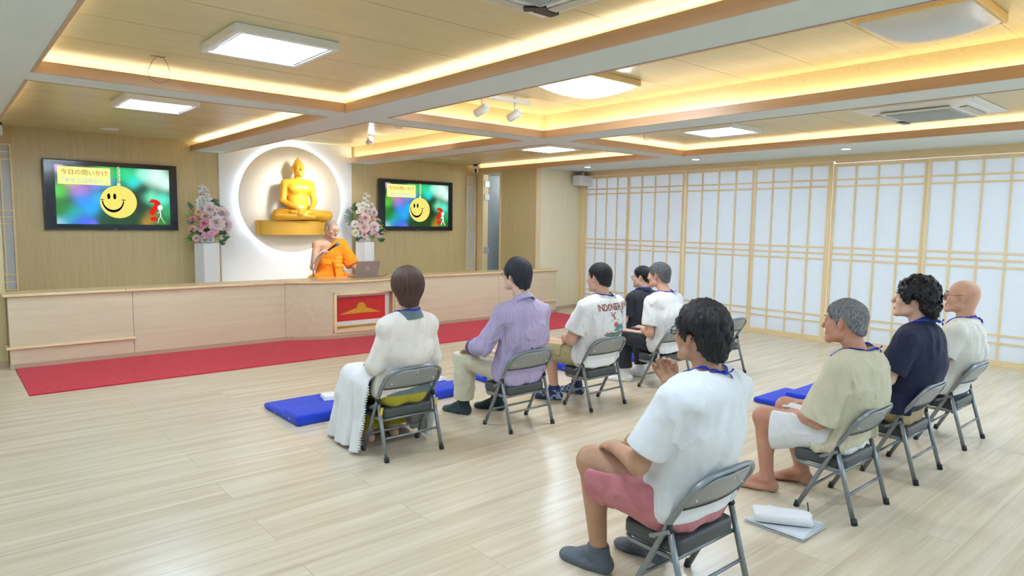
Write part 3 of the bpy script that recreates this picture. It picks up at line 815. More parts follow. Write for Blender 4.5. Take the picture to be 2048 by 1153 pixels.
strip_wall(bl, 0, .055, .014).build('baseboard', M_base, ctr, bevel=.003)
# worktop in lengths
tl = counter_front(-.035); tl[0] = (.465, tl[0][1]); tl[-1] = (8.01, tl[-1][1])
for (xa, xb) in ((.46, 1.512), (1.516, 3.254), (3.258, 5.02), (5.024, 8.02)):
    Q = [p for p in tl if xa < p[0] < xb]
    def yat(x):
        for a, b in zip(tl[:-1], tl[1:]):
            if a[0] <= x <= b[0]: return a[1] + (b[1] - a[1]) * (x - a[0]) / (b[0] - a[0])
        return tl[0][1]
    xa2, xb2 = max(xa, .465), min(xb, 8.01)
    poly = [(xa2, yat(xa2))] + [q for q in Q if xa2 < q[0] < xb2] + [(xb2, yat(xb2)), (xb2, 8.44), (xa2, 8.44)]
    MB().prism(poly, .027, T(0, 0, .72)).build('worktop', wood('worktop_maple', (242, 220, 172), (232, 204, 150), 'x', 1.2, rough=.35, coat=.2), ctr, bevel=.007, seg=3)
for (xa, xb) in ((.475, 1.60), (6.69, 7.995)):
    MB().box(xa, xb, 8.058, 8.09, .20, .224).build('ledge_rail', M_pine, ctr, bevel=.006)
MB().box(.472, .505, 8.06, 8.42, .20, .224).build('ledge_rail', M_pine, ctr, bevel=.006)
# niche with frame
R_, cy_ = 1.49, 7.80 + 1.49
def yc(x): return cy_ - math.sqrt(R_ * R_ - (x - 4.14) ** 2)
fr = MB()
nfr = 10
for i in range(nfr):
    xa = nx0 - .015 + (nx1 - nx0 + .03) * i / nfr; xb = nx0 - .015 + (nx1 - nx0 + .03) * (i + 1) / nfr
    for z0, z1 in ((.085, .122), (.565, .602)):
        V = []
        for (x, dy) in ((xa, -.016), (xb, -.016), (xb, .01), (xa, .01)):
            for z in (z0, z1): V.append((x, yc(x) + dy, z))
        fr.add(V, [(0, 2, 3, 1), (2, 4, 5, 3), (4, 6, 7, 5), (6, 0, 1, 7), (1, 3, 5, 7), (0, 6, 4, 2)])
for x in (nx0 - .015, nx1 - .022): fr.box(x, x + .037, yc(x + .018) - .017, yc(x + .018) + .012, .085, .602)
fr.build('niche_frame', M_pine, ctr)
nb = MB(); yb = 7.985
nb.box(nx0 - .01, nx1 + .01, yb, yb + .02, .10, .60, 0); nb.box(nx0 - .01, nx1 + .01, 7.80, yb, .59, .60, 0); nb.box(nx0 - .01, nx1 + .01, 7.83, yb, .10, .117, 0)
nb.box(nx0 - .01, nx0, 7.86, yb, .1, .6, 0); nb.box(nx1, nx1 + .01, 7.86, yb, .1, .6, 0)
nb.build('niche_lining', M_pine, ctr)
# emblem plaque inside the niche
e = empty('emblem_plaque', (4.235, 7.955, .345), 0, 'red plaque with a golden dome and wings emblem in the counter niche', 'plaque')
MB().box(-.415, .415, 0, .022, -.205, .225).build('backing_board', pm('plaque_white', (236, 232, 232), rough=.5, var=.01), e)
MB().box(-.375, .355, -.003, 0, -.14, .175).build('red_field', pm('plaque_red', (214, 42, 38), rough=.45, var=.02), e)
gold = pm('gold_satin', (233, 180, 62), rough=.36, metal=.55, var=.02)
hat = [(-.31, -.05), (-.02 + .02, -.028), (.29, -.04), (.06, .028)] 
pts = [(-.312, -.050), (0, -.044), (.288, -.050), (.064, .026)] + arc(0, .030, .064, 0, PI, 16) + [(-.064, .026)]
MB().prism(pts, .004, T(0, -.003, 0) @ RX(PI / 2)).build('gold_emblem', gold, e)
MB().box(-.415, .415, -.004, 0, -.214, -.198).build('gold_edge', gold, e)

# ================================================================== CARPET
cb = [(p_[0] - .535, p_[1] - 6.795 - .016) for p_ in counter_front() if p_[0] > .56]
o = MB().prism([(0, 0), (7.42, 0), (7.42, 1.27)] + [q_ for q_ in reversed(cb) if q_[0] < 7.4] + [(0, 1.27)], .012).build('red_carpet', pm('carpet_red', (206, 38, 60), rough=.95, var=.10, vscale=18, bump=.5, bscale=420, sheen=.1), bevel=.004)
o.location = (.535, 6.795, 0); tag(o, 'long red carpet runner on the floor before the counter', 'carpet')

# ================================================================== TELEVISIONS
def screen_picture(W, H):
    """blurred green garden picture as coloured grid of the screen"""
    n, m = 72, 40
    blobs = [(.02, .45, .10, (.25, .75, .12)), (.05, .75, .12, (.02, .45, .06)), (.02, .98, .10, (.55, .75, .85)), (.12, .25, .10, (.75, .70, .25)), (.02, .05, .07, (.75, .55, .8)), (.20, .42, .13, (.66, .42, .80)), (.24, .62, .12, (.10, .50, .95)), (.30, .74, .12, (.02, .62, .95)), (.36, .55, .09, (.1, .65, .9)),
             (.22, .98, .12, (.25, .35, .95)), (.30, .98, .06, (.45, .35, .85)), (.15, .80, .10, (.02, .60, .65)), (.10, .9, .08, (.15, .55, .75)), (.42, .25, .10, (.35, .62, .95)), (.42, .10, .12, (.30, .75, .35)), (.40, .85, .10, (.01, .22, .10)), (.55, .95, .18, (.01, .20, .04)), (.70, .55, .12, (.005, .07, .03)),
             (.60, .12, .12, (.10, .80, .50)), (.66, .25, .09, (.10, .85, .90)), (.75, .10, .10, (.55, .92, .80)), (.88, .12, .16, (.86, .97, .95)), (.98, .25, .10, (.80, .95, .92)), (.80, .50, .10, (.45, .95, .75)), (.75, .40, .07, (.01, .15, .08)), (.93, .55, .10, (.35, .90, .80)), (.97, .75, .10, (.12, .60, .35)), (.83, .85, .09, (.55, .42, .10)), (.78, .97, .08, (.70, .45, .08)), (.92, .95, .08, (.15, .45, .12)), (.58, .35, .10, (.05, .45, .35)), (.33, .35, .07, (.4, .45, .9))]
    V = []; C = []
    for j in range(m + 1):
        for i in range(n + 1):
            u, v = i / n, j / m
            V.append(((u - .5) * W, 0, (.5 - v) * H)); a = np.array([.01, .16, .06]) * .25; wsum = .25
            for (bu, bv, r, c) in blobs:
                g = math.exp(-(((u - bu) * 1.0) ** 2 + ((v - bv) * .62) ** 2) / (r * r) * 2.0) ** 1.2; a = a + np.array(c) * g; wsum += g
            C.append(tuple(np.clip((a / wsum), 0, 1) ** 2.1) + (1,))
    F = [(j * (n + 1) + i, (j + 1) * (n + 1) + i, (j + 1) * (n + 1) + i + 1, j * (n + 1) + i + 1) for j in range(m) for i in range(n)]
    me = bpy.data.meshes.new('screen_picture'); me.from_pydata(V, [], F)
    ca = me.color_attributes.new('picture', 'FLOAT_COLOR', 'POINT')
    for k, c in enumerate(C): ca.data[k].color = c
    m_ = bpy.data.materials.new('screen_emission'); m_.use_nodes = True; N, L = nodes_of(m_); b = N['Principled BSDF']
    at = N.new('ShaderNodeVertexColor'); at.layer_name = 'picture'
    b.inputs['Base Color'].default_value = (.01, .01, .01, 1); b.inputs['Roughness'].default_value = .25
    L.new(at.outputs['Color'], b.inputs['Emission Color']); b.inputs['Emission Strength'].default_value = 1.15
    me.materials.append(m_)
    return me
PIC = None
def glow(name, c, s=.85): return emit(name, c, s * .78)
def television(x0, x1, z0, z1, lab):
    global PIC
    yF = 9.93; W, H = x1 - x0, z1 - z0
    e = empty('television', ((x0 + x1) / 2, yF, (z0 + z1) / 2), 0, lab, 'television', 'wall-mounted televisions on the stage wall')
    MB().box(-W / 2 + .02, W / 2 - .02, .012, .068, -H / 2 + .02, H / 2 - .02).build('back_case', M_black, e, bevel=.006)
    b = .012; f = MB()
    f.box(-W / 2, W / 2, -.006, .014, -H / 2, -H / 2 + b + .006); f.box(-W / 2, W / 2, -.006, .014, H / 2 - b, H / 2)
    f.box(-W / 2, -W / 2 + b, -.006, .014, -H / 2, H / 2); f.box(W / 2 - b, W / 2, -.006, .014, -H / 2, H / 2)
    f.build('bezel', M_black, e, bevel=.002)
    MB().box(-W / 2 + b, W / 2 - b, 0, .01, -H / 2 + b, H / 2 - b).build('screen', pm('screen_glass', (24, 32, 44), rough=.12, var=0), e)
    MB().box(-.02, .02, -.0065, -.005, -H / 2 + .005, -H / 2 + .011).build('badge', M_grey, e)
    pw, ph = W * .857, H * .847; cx, cz = W * .008, H * .006
    if PIC is None: PIC = screen_picture(pw, ph)
    o = bpy.data.objects.new('screen_picture', PIC); COL.objects.link(o); o.parent = e; o.location = (cx, -.001, cz)
    def P(u, v): return ((u - .5) * pw, (.5 - v) * ph)
    D = T(cx, -.0015, cz) @ RX(PI / 2)
    def disc(u, v, ru, rv, mat, nm, dy=0.0, n=40, parent=o):
        c = P(u, v); pts = [(c[0] + ru * pw * math.cos(a), c[1] + rv * ph * math.sin(a)) for a in [2 * PI * i / n for i in range(n)]]
        return pts
    def flat(nm, polys, mats, y):
        mb = MB()
        for poly, mi in polys:
            mb.prism(poly, .0006, T(0, y, 0) @ RX(PI / 2), mi)
        return mb.build(nm, mats, o)
    yel = glow('screen_yellow', (255, 246, 130), 1.0)
    c0, c1 = P(.022, .03), P(.462, .325)
    flat('caption_box', [([(c0[0], c1[1]), (c1[0], c1[1]), c1[:1] + (c0[1],), c0], 0)], [glow('screen_caption', (255, 246, 150), 1.05)], -.001)
    for body, v, mat, sq, sz in (('今日の問いかけ', .125, glow('screen_brown', (170, 80, 20), .8), 1.0, .073), ('「幸せとは何か？」', .265, glow('screen_blue', (110, 200, 240), .9), .92, .068)):
        V, F = text_mesh(body, sz, 0.0005, squeeze=sq)
        c = P(.245, v); t = MB(); Mx = T(c[0], -.002, c[1]) @ RX(PI / 2)
        t.add([tuple(Mx @ Vector(p)) for p in V], F); t.build('caption_text', mat, o)
    # smiling ball on a chain
    bu, bv, ru, rv = .528, .605, .163, .285
    flat('ball', [(disc(bu, bv, ru, rv, 0, ''), 0)], [glow('screen_ball', (246, 232, 118), .95)], -.0012)
    blk = glow('screen_black', (14, 18, 26), .5)
    sm = []
    A0, A1 = math.radians(184), math.radians(356); cu, cv = bu - .050, bv - .030
    outer = [(cu + .098 * math.cos(a), cv - .215 * math.sin(a)) for a in [A0 + (A1 - A0) * i / 24 for i in range(25)]]
    inner = [(cu + .088 * math.cos(a), cv - .170 * math.sin(a)) for a in [A0 + (A1 - A0) * i / 24 for i in range(25)]]
    smile = [P(*p) for p in outer] + [P(*p) for p in reversed(inner)]
    mb = MB(); n = 25
    V = [(p[0], -.004, p[1]) for p in smile]
    mb.add(V, [(i, i + 1, 2 * n - 2 - i, 2 * n - 1 - i) for i in range(n - 1)])
    for (u, v) in ((cu - .094, cv - .005), (cu + .094, cv - .005)):
        c = P(u, v); mb.prism([(c[0] - .02 * math.cos(a) * (1 + .3 * (u > cu)), c[1] + .006 * math.sin(a)) for a in [2 * PI * i / 12 for i in range(12)]], .0004, T(0, -.0035, 0) @ RX(PI / 2))
    for u in (cu - .036, cu + .016): mb.prism(disc(u, bv - .095, .0135, .052, 0, '', n=20), .0004, T(0, -.0035, 0) @ RX(PI / 2))
    mb.build('smile', blk, o)
    ch = MB()
    for k in range(7):
        c = P(.535 + .008 * (k % 2), .02 + k * .037)
        ch.tube([(c[0] + .012 * math.cos(a) * (.5 if k % 2 else 1), -.003, c[1] + .02 * math.sin(a)) for a in [2 * PI * i / 12 for i in range(12)]], .0035, 6, closed=True)
    c = P(.534, .305); ch.box(c[0] - .02, c[0] + .02, -.004, -.002, c[1] - .02, c[1] + .02)
    ch.build('chain', glow('screen_chain', (236, 240, 190), .9), o)
    V, F = text_mesh('?', .36, .0005, bold=.005); c = P(.855, .735); Mx = T(c[0], -.002, c[1]) @ RX(PI / 2)
    xs = [p[0] for p in V]; ys = [p[1] for p in V]; mx, my = (max(xs) + min(xs)) / 2, (max(ys) + min(ys)) / 2
    sy = .40 * ph / (max(ys) - min(ys)); sx = .115 * pw / (max(xs) - min(xs))
    q = MB(); q.add([tuple(Mx @ Vector(((p[0] - mx) * sx, (p[1] - my) * sy, p[2]))) for p in V], F)
    q.build('question_mark', glow('screen_red', (232, 44, 34), .9), o)
    # white thinking figure leaning on the mark
    fg = MB(); 
    def fp(u, v): c = P(u, v); return (c[0], -.004, c[1])
    c = P(.905, .69); fg.prism([(c[0] + (.032) * math.cos(a), c[1] + .036 * math.sin(a)) for a in [2 * PI * i / 20 for i in range(20)]], .001, T(0, -.003, 0) @ RX(PI / 2))
    fg.tube([fp(.902, .745), fp(.905, .80), fp(.905, .85)], [0.0289, 0.0374, 0.0306], 8, flat=.1); fg.tube([fp(.905, .85), fp(.888, .90), fp(.882, .96)], [0.0238, 0.0187, 0.0153], 8, flat=.1)
    fg.tube([fp(.908, .85), fp(.922, .90), fp(.938, .96)], [0.0238, 0.0187, 0.0153], 8, flat=.1); fg.tube([fp(.938, .965), fp(.952, .965)], .018, 8, flat=.1); fg.tube([fp(.882, .965), fp(.866, .965)], .018, 8, flat=.1)
    fg.tube([fp(.90, .765), fp(.878, .80), fp(.893, .745)], [0.0136, 0.0119, 0.0102], 8, flat=.1)
    fg.build('white_figure', glow('screen_white', (246, 250, 255), 1.0), o)
    return e
television(1.033, 2.530, 1.348, 2.212, 'left of the two wall televisions, beside the left flower arrangement')
television(5.628, 7.122, 1.360, 2.222, 'right of the two wall televisions, nearest the doorway')

# ================================================================== ROUND PANEL, SHELF AND STATUE
e = empty('round_wall_panel', (4.14, 9.985, 1.815), 0, 'large round cream wall panel with a glowing rim behind the golden statue', 'wall panel')
MB().lathe([(0, .046), (.797, .046), (.797, .056), (.79, .061), (0, .061)], 96, M=RX(PI / 2)).build('disc', pm('disc_cream', (252, 245, 234), rough=.55, var=.01), e)
MB().lathe([(.735, .016), (.757, .016), (.757, .026), (.735, .026), (.735, .016)], 96, M=RX(PI / 2)).build('rim_light', emit('rim_led', (214, 234, 255), RIM), e)
MB().lathe([(0, .002), (.5, .002), (.5, .046), (0, .046)], 48, M=RX(PI / 2)).build('spacer', white_paint, e)
goldp = pm('gold_paint', (244, 184, 58), rough=.38, metal=.25, var=.03, vscale=8, coat=.25)
sh = MB(); nn = 30
poly = [(-.60, 0)] + [(.60 * math.sin(-PI / 2 + PI * i / nn) , -.42 + .0 - .0) for i in ()] 
Rr = .62; pts = [(-.575, 0), (-.575, -.14)]
for i in range(nn + 1):
    t = -1 + 2 * i / nn; pts.append(((.575) * t, -.14 - .30 * math.sqrt(max(0, 1 - t * t * .92)) + .30 * math.sqrt(.08)))
pts += [(.575, -.14), (.575, 0)]
cl = []
for p in pts:
    if not cl or (abs(cl[-1][0] - p[0]) + abs(cl[-1][1] - p[1])) > 1e-4: cl.append(p)
o = sh.prism(cl, .212).build('statue_shelf', pm('gold_shelf', (236, 184, 70), rough=.42, metal=.25, var=.02, vscale=6), bevel=.005)
o.location = (4.15, 9.922, 1.290); tag(o, 'curved golden shelf on the wall carrying the seated statue', 'shelf')

def seated_statue():
    u = U(.035)
    # crossed legs
    u.add(ecap((-.08, -.02, .10), (.08, -.02, .10), (.15, .13), (.15, .13), (1, 0, 0)))
    u.add(caps((.12, .0, .085), (.385, .13, .078), .10, .078)); u.add(caps((-.12, .0, .085), (-.385, .13, .078), .10, .078))
    u.add(caps((.385, .14, .072), (-.10, .27, .06), .072, .045)); u.add(caps((-.385, .14, .080), (.10, .25, .105), .074, .045), .02)
    u.add(ell((.17, .235, .125), (.085, .035, .03), frame((.9, .2, .1)).copy()[[1, 0, 2]]), .02)
    # torso
    u.add(ecap((0, -.02, .14), (0, -.02, .30), (.160, .12), (.145, .10), (1, 0, 0)), .05)
    u.add(ecap((0, -.02, .30), (0, -.015, .48), (.145, .10), (.185, .12), (1, 0, 0)), .05)
    u.add(ecap((-.13, -.02, .535), (.13, -.02, .535), (.08, .075), (.08, .075), (0, 0, 1)), .06)
    u.add(ell((.085, .06, .47), (.095, .06, .065)), .04); u.add(ell((-.085, .06, .47), (.095, .06, .065)), .04)
    # arms
    for s in (1, -1):
        u.add(caps((s * .196, -.02, .545), (s * .242, .0, .29), .060, .047), .03)
        u.add(caps((s * .242, .0, .285), (s * .10, .20, .165), .047, .032), .02)
        u.add(ell((s * .055, .225, .150 + .012 * s), (.075, .042, .02), None), .02)
    # neck and head
    u.add(caps((0, -.01, .58), (0, 0, .68), .062, .056), .03)
    u.add(ell((0, .0, .780), (.080, .100, .108)), .02); u.add(ell((0, .035, .718), (.062, .062, .068)), .03)
    u.add(caps((0, .105, .785), (0, .118, .745), .012, .017), .012)
    u.add(caps((-.022, .095, .712), (.022, .095, .712), .010, .010), .01); u.add(ell((0, .085, .675), (.028, .02, .02)), .02)
    for s in (1, -1):
        u.add(caps((s * .018, .102, .80), (s * .062, .082, .795), .008, .008), .012)
        u.add(ell((s * .038, .090, .772), (.020, .010, .010)), .006)
        u.add(ecap((s * .083, -.005, .785), (s * .083, .0, .70), (.012, .022), (.010, .014), (1, 0, 0)), .01)
    u.add(ell((0, -.012, .880), (.042, .045, .026)), .016); u.add(caps((0, -.012, .900), (0, -.012, .936), .011, .005), .006); u.add(ell((0, -.012, .914), (.016, .016, .013)), .005)
    return u
us = seated_statue()
def f_st(P):
    d = us(P)
    # robe edge running from the left shoulder across the chest, shallow engraved line
    return np.maximum(d, -P[:, 2] - .0)
lo, hi = us.bounds(.02)
st = empty('seated_statue', (4.145, 9.70, 1.502), PI, 'golden cross-legged statue with a topknot seated on the wall shelf', 'statue')
sdf_obj('body', f_st, lo, hi, .007, goldp, st, smooth=2)

# ================================================================== PEDESTALS AND FLOWERS
M_ped = pm('pedestal_white', (240, 242, 244), rough=.4, var=.01)
def pedestal(x, lab):
    o = MB().lathe([(.165, 0), (.165, .553), (.17, .555), (.17, .575), (0, .575)], 6, smooth=False).build('pedestal', M_ped, bevel=.003)
    # back-shifted hexagonal column
    o.location = (x, 9.74, .60); o.rotation_euler = (0, 0, PI / 6 * 0)
    return tag(o, lab, 'pedestal', 'white hexagonal pedestals on the stage')
pedestal(2.84, 'white hexagonal pedestal under the left flower arrangement'); pedestal(5.26, 'white hexagonal pedestal under the right flower arrangement')

def petal(L, Wd, cup, tilt, az, z0, r0, nu=4, nv=4, ruffle=0.0):
    """one curved petal: root at radius r0, rising and opening by tilt"""
    V = []
    for i in range(nu + 1):
        t = i / nu; w = Wd * math.sin(PI * (.12 + .78 * t)) ** .8
        for j in range(nv + 1):
            s = (j / nv - .5) * 2
            ang = tilt * (1 - .35 * t)
            r = r0 + L * t * math.sin(tilt) ; z = z0 + L * t * math.cos(ang) - cup * L * (t ** 2) * math.sin(tilt)
            y = s * w; r -= cup * abs(s) ** 2 * w * .6 * math.cos(tilt); z += cup * s * s * w * .5 + ruffle * math.sin(7 * s + 5 * t) * t
            V.append((r * math.cos(az) - y * math.sin(az), r * math.sin(az) + y * math.cos(az), z))
    F = [(i * (nv + 1) + j, (i + 1) * (nv + 1) + j, (i + 1) * (nv + 1) + j + 1, i * (nv + 1) + j + 1) for i in range(nu) for j in range(nv)]
    return V, F
def bloom(kind):
    """unit-radius flower facing +z"""
    mb = MB(); rnd = random.Random(hash(kind) % 97 + len(kind))
    if kind == 'rose': lay = [(3, .55, .34, .12, .02), (4, .62, .40, .35, .06), (5, .75, .48, .70, .10), (6, .85, .52, 1.05, .14), (6, .9, .55, 1.35, .16)]
    elif kind == 'peony': lay = [(5, .5, .26, .25, .02), (7, .65, .30, .55, .05), (9, .8, .34, .85, .08), (10, .92, .36, 1.15, .1), (10, 1.0, .38, 1.42, .12)]
    elif kind == 'small': lay = [(4, .7, .36, .55, .03), (5, .9, .42, 1.0, .06), (5, 1.0, .4, 1.35, .06)]
    else: lay = [(5, .95, .46, 1.05, .04), (3, .5, .3, .5, .02)]
    for k, (n, L, W, tl, r0) in enumerate(lay):
        for i in range(n):
            az = 2 * PI * (i + .5 * (k % 2)) / n + rnd.uniform(-.15, .15)
            V, F = petal(L * rnd.uniform(.92, 1.05), W, .45, tl + rnd.uniform(-.08, .08), az, .15 - .05 * k, r0, ruffle=.03 if kind == 'peony' else .0)
            mb.add(V, F, 0, True)
    if kind in ('peony', 'open'): mb.lathe([(.0, .42), (.10, .38), (.16, .28), (.12, .1)], 10, mi=1)
    mb.lathe([(.02, -.05), (.22, .05), (.3, .12), (.0, .15)], 8, mi=0)
    return mb
PET = {'r_peach': ((250, 190, 172), (244, 216, 196), 'rose'), 'r_pink': ((240, 140, 170), (246, 190, 200), 'rose'), 'r_light': ((244, 196, 214), (248, 214, 222), 'rose'), 'p_yellow': ((246, 222, 228), (250, 232, 234), 'peony'),
       'p_pale': ((243, 216, 228), (248, 228, 234), 'peony'), 'p_rose': ((248, 218, 220), (246, 204, 206), 'peony'), 'c_cream': ((250, 246, 214), (252, 248, 228), 'peony'), 'c_white': ((248, 248, 244), (250, 250, 248), 'peony'),
       's_pink': ((238, 170, 198), (246, 200, 216), 'small'), 's_light': ((244, 196, 208), (246, 214, 220), 'small'), 'w': ((250, 250, 248), (246, 248, 244), 'open')}
NAME = {'r': 'rose', 'p': 'peony', 'c': 'white_peony', 's': 'carnation', 'w': 'white_blossom'}
BL = {}
M_stamen = pm('stamen_yellow', (240, 186, 60), rough=.7); M_leaf = pm('leaf_green', (56, 104, 62), rough=.5, var=.25, vscale=30); M_leafy = pm('leaf_yellowgreen', (150, 170, 70), rough=.5, var=.2, vscale=30)
M_frond = pm('frond_green', (60, 116, 92), rough=.5, var=.2, vscale=30)
def leaf_geo(mb, a, b, w, mi=0, sag=.02, n=6):
    a, b = Vector(a), Vector(b); d = b - a; s = d.cross(Vector((0, -1, .25))); s = s.normalized() if s.length > 1e-6 else Vector((1, 0, 0))
    V = []
    for i in range(n + 1):
        t = i / n; p = a + d * t + Vector((0, 0, -sag * math.sin(PI * t))) + Vector((0, -sag * t * t, 0)); ww = w * math.sin(PI * (.06 + .92 * t)) ** .7
        V += [tuple(p - s * ww + Vector((0, -.15 * ww, 0))), tuple(p + Vector((0, .15 * ww, 0))), tuple(p + s * ww + Vector((0, -.15 * ww, 0)))]
    F = []
    for i in range(n):
        for j in (0, 1): F.append((3 * i + j, 3 * i + 3 + j, 3 * i + 4 + j, 3 * i + 1 + j))
    mb.add(V, F, mi, True)
def arrangement(x, tab, fd, fy, lab, seed):
    rnd = random.Random(seed)
    e = empty('flower_arrangement', (x, 9.74, 1.175), 0, lab, 'flower arrangement', 'flower arrangements on the pedestals')
    MB().lathe([(.075, 0), (.098, .03), (.108, .10), (.10, .125), (.09, .125), (.08, .1), (0, .1)], 28).build('vase', pm('vase_white', (226, 232, 236), rough=.5, var=.06, vscale=60, bump=.3, bscale=80), e)
    # hub of foliage the stems rise from
    hub = Vector((0, -.02, .13))
    for (dx, dy, dz, r, k) in tab:
        key = k
        if key not in BL:
            c1, c2, kd = PET[k]; BL[key] = bloom(kd).build('bloom_source', [pm('petal_' + k, c1, rough=.6, var=0, col2=c2, vscale=9, sss=.15), M_stamen])
            COL.objects.unlink(BL[key])
        o = bpy.data.objects.new(NAME[k[0]], BL[key].data); COL.objects.link(o); o.parent = e
        pos = Vector((dx, dy - .14 + .14, dz - .02)); o.location = pos
        face = (pos - Vector((0, .14, .10))); face.z = max(face.z, -.02) * .55; face += Vector((-.10, -.22, .03))
        o.rotation_euler = (face.to_track_quat('Z', 'Y') @ Matrix.Rotation(rnd.uniform(0, 6.28), 4, 'Z').to_quaternion()).to_euler()
        s = r * (1.12 if k[0] != 'w' else 1.45); o.scale = (s, s, s)
    st = MB()
    for (dx, dy, dz, r, k) in tab:
        if rnd.random() < .8:
            p = Vector((dx, dy + .02, dz - .03)); q = hub * .4 + Vector((rnd.uniform(-.04, .04), rnd.uniform(-.03, .03), .06))
            st.tube([q, (q + p) / 2 + Vector((0, .03, .02)), p], .003, 5)
    st.build('stems', M_leaf, e)
    for i in range(22):
        m = MB(); a = rnd.uniform(-.26, .26); z = rnd.uniform(.03, .46) * (1 - abs(a) * 1.2); p = Vector((a * .75, -.07 - rnd.uniform(0, .07), z)); dr = Vector((a * .6 + rnd.uniform(-.06, .06), -.06, rnd.uniform(-.06, .05)))
        dr = dr.normalized() * rnd.uniform(.07, .12); leaf_geo(m, p, p + dr, .022, 0); m.build('leaf', M_leaf, e)
    for (a, b, c, d) in fd:
        m = MB(); A = Vector((a, .0, b - .02)); B = Vector((c, .03, d - .02)); root = A * .6 + hub * .4
        m.tube([root, A, A + (B - A) * .5, B], [.003, .0025, .002, .001], 5)
        n = 9
        for i in range(n):
            t = .15 + .8 * i / n; p = A + (B - A) * t; dd = (B - A).normalized(); sd = Vector((-dd.z, 0, dd.x))
            for s in (1, -1):
                L = .05 * (1 - .5 * t); leaf_geo(m, p, p + (dd * .75 + sd * s * .6) * L + Vector((0, -.012, 0)), .0045, 0, sag=.004, n=3)
        m.build('palm_frond', M_frond, e)
    for (a, b, c, d) in fy:
        m = MB(); A = Vector((a, -.03, b - .02)); B = Vector((c, -.05, d - .02)); root = A * .5 + hub * .5
        for k in range(3):
            off = Vector((rnd.uniform(-.02, .02), rnd.uniform(-.03, .03), rnd.uniform(-.025, .025))); leaf_geo(m, A, B + off, .007, 0, sag=.012, n=6)
        m.tube([root, A], .003, 5); m.build('grass_spray', M_leafy, e)
    for (dx, dz, mat, nm) in ((.075, .10, M_leafy, 'sprig'), (.10, .14, M_leafy, 'sprig'), (-.06, .07, M_stamen, 'yellow_sprig'), (.03, .10, M_leafy, 'sprig')):
        m = MB()
        for k in range(10):
            p = Vector((dx + rnd.uniform(-.02, .02), -.11 + rnd.uniform(-.02, .02), dz + rnd.uniform(-.04, .03))); leaf_geo(m, p, p + Vector((rnd.uniform(-.03, .03), -.02, rnd.uniform(-.035, .02))), .007, 0, n=3)
        m.build(nm, mat, e)
    return e
arrangement(2.84, FL_L, FD_L, FY_L, 'pink and white flower arrangement on the left pedestal, deeper pink roses', 3)
arrangement(5.26, FL_R, FD_R, FY_R, 'pale pink and cream flower arrangement on the right pedestal beside the right television', 4)

# ================================================================== LAPTOP AND MICROPHONE
e = empty('laptop', (4.40, 8.11, .747), -.04, 'open silver laptop on the counter beside the robed speaker', 'laptop')
M_alu = pm('laptop_alu', (168, 154, 152), rough=.35, metal=.55, var=.02)
MB().box(-.17, .17, -.0, .235, 0, .016).build('base', M_alu, e, bevel=.004)
MB().box(-.135, .135, .03, .14, .016, .018).build('keyboard', M_black, e)
lidM = T(0, .0, .014) @ RX(math.radians(16))
lid = MB(); lid.box(-.17, .17, -.004, .005, 0, .222, 0, lidM); lid = lid.build('lid', M_alu, e, bevel=.003)
MB().box(-.16, .16, .0051, .0058, .008, .214, 0, lidM).build('display', pm('display_dark', (20, 24, 30), rough=.15), e)
lg = MB(); n = 28
for i in range(n):
    a0, a1 = 2 * PI * i / n, 2 * PI * (i + 1) / n
    V = [tuple(lidM @ Vector((r * math.cos(a), -.0046, .112 + r * math.sin(a)))) for (r, a) in ((.016, a0), (.026, a0), (.026, a1), (.016, a1))]
    lg.add(V, [(0, 1, 2, 3)])
lg.add([tuple(lidM @ Vector(p)) for p in ((-.026, -.0047, .112), (-.030, -.0047, .140), (-.010, -.0047, .136), (-.016, -.0047, .122))], [(0, 1, 2, 3)])
lg.build('lid_mark', pm('mark_silver', (214, 206, 202), rough=.3, metal=.4), e)
o = MB().tube([(0, 0, .012), (.05, .01, .012), (.12, .0, .006), (.19, .02, .004), (.26, .05, .02), (.27, .05, .03)], .004, 8).box(-.02, .015, -.012, .012, .004, .024).build('power_cable', M_black)
o.location = (4.51, 8.16, .747); tag(o, 'thin black cable with plug lying on the counter by the laptop', 'cable')
MIC0, MIC1 = Vector((3.978, 8.411, 1.102)), Vector((4.115, 8.359, 1.206))
e = empty('microphone_stand', (3.775, 8.40, .747), 0, 'silver gooseneck microphone stand rising from the counter, held by the robed speaker', 'microphone')
b0 = Vector((3.775, 8.40, .747))
MB().lathe([(.05, 0), (.05, .008), (.014, .014), (.010, .03)], 24).build('stand_base', pm('chrome', (190, 192, 194), rough=.25, metal=.9, var=.02), e)
path = [Vector((0, 0, .02)), Vector((0, 0, .12)), Vector((.003, 0, .19)), Vector((.015, .0, .245)), Vector((.06, .005, .30)), Vector((.12, .01, .345)), Vector((.17, .015, .365)), MIC0 - b0]
MB().tube(path[:3], .012, 14).build('pole', MATS['chrome'], e)
MB().tube(path[2:], .0085, 12).build('gooseneck', pm('gooseneck_light', (214, 212, 208), rough=.35, metal=.5), e)
d = (MIC1 - MIC0).normalized(); Q = (d.to_track_quat('Z', 'Y')).to_matrix().to_4x4(); L = (MIC1 - MIC0).length
MB().lathe([(.009, 0), (.012, .02), (.017, L * .72), (.019, L * .8), (0, L * .82)], 20, M=T(*(MIC0 - b0)) @ Q).build('microphone_body', M_steel, e)
MB().lathe([(.019, L * .8), (.025, L * .86), (.026, L * .96), (.022, L * 1.05), (.010, L * 1.10), (0, L * 1.11)], 20, M=T(*(MIC0 - b0)) @ Q).build('microphone_head', pm('mic_mesh', (120, 150, 168), rough=.35, metal=.6, bump=.6, bscale=900), e)
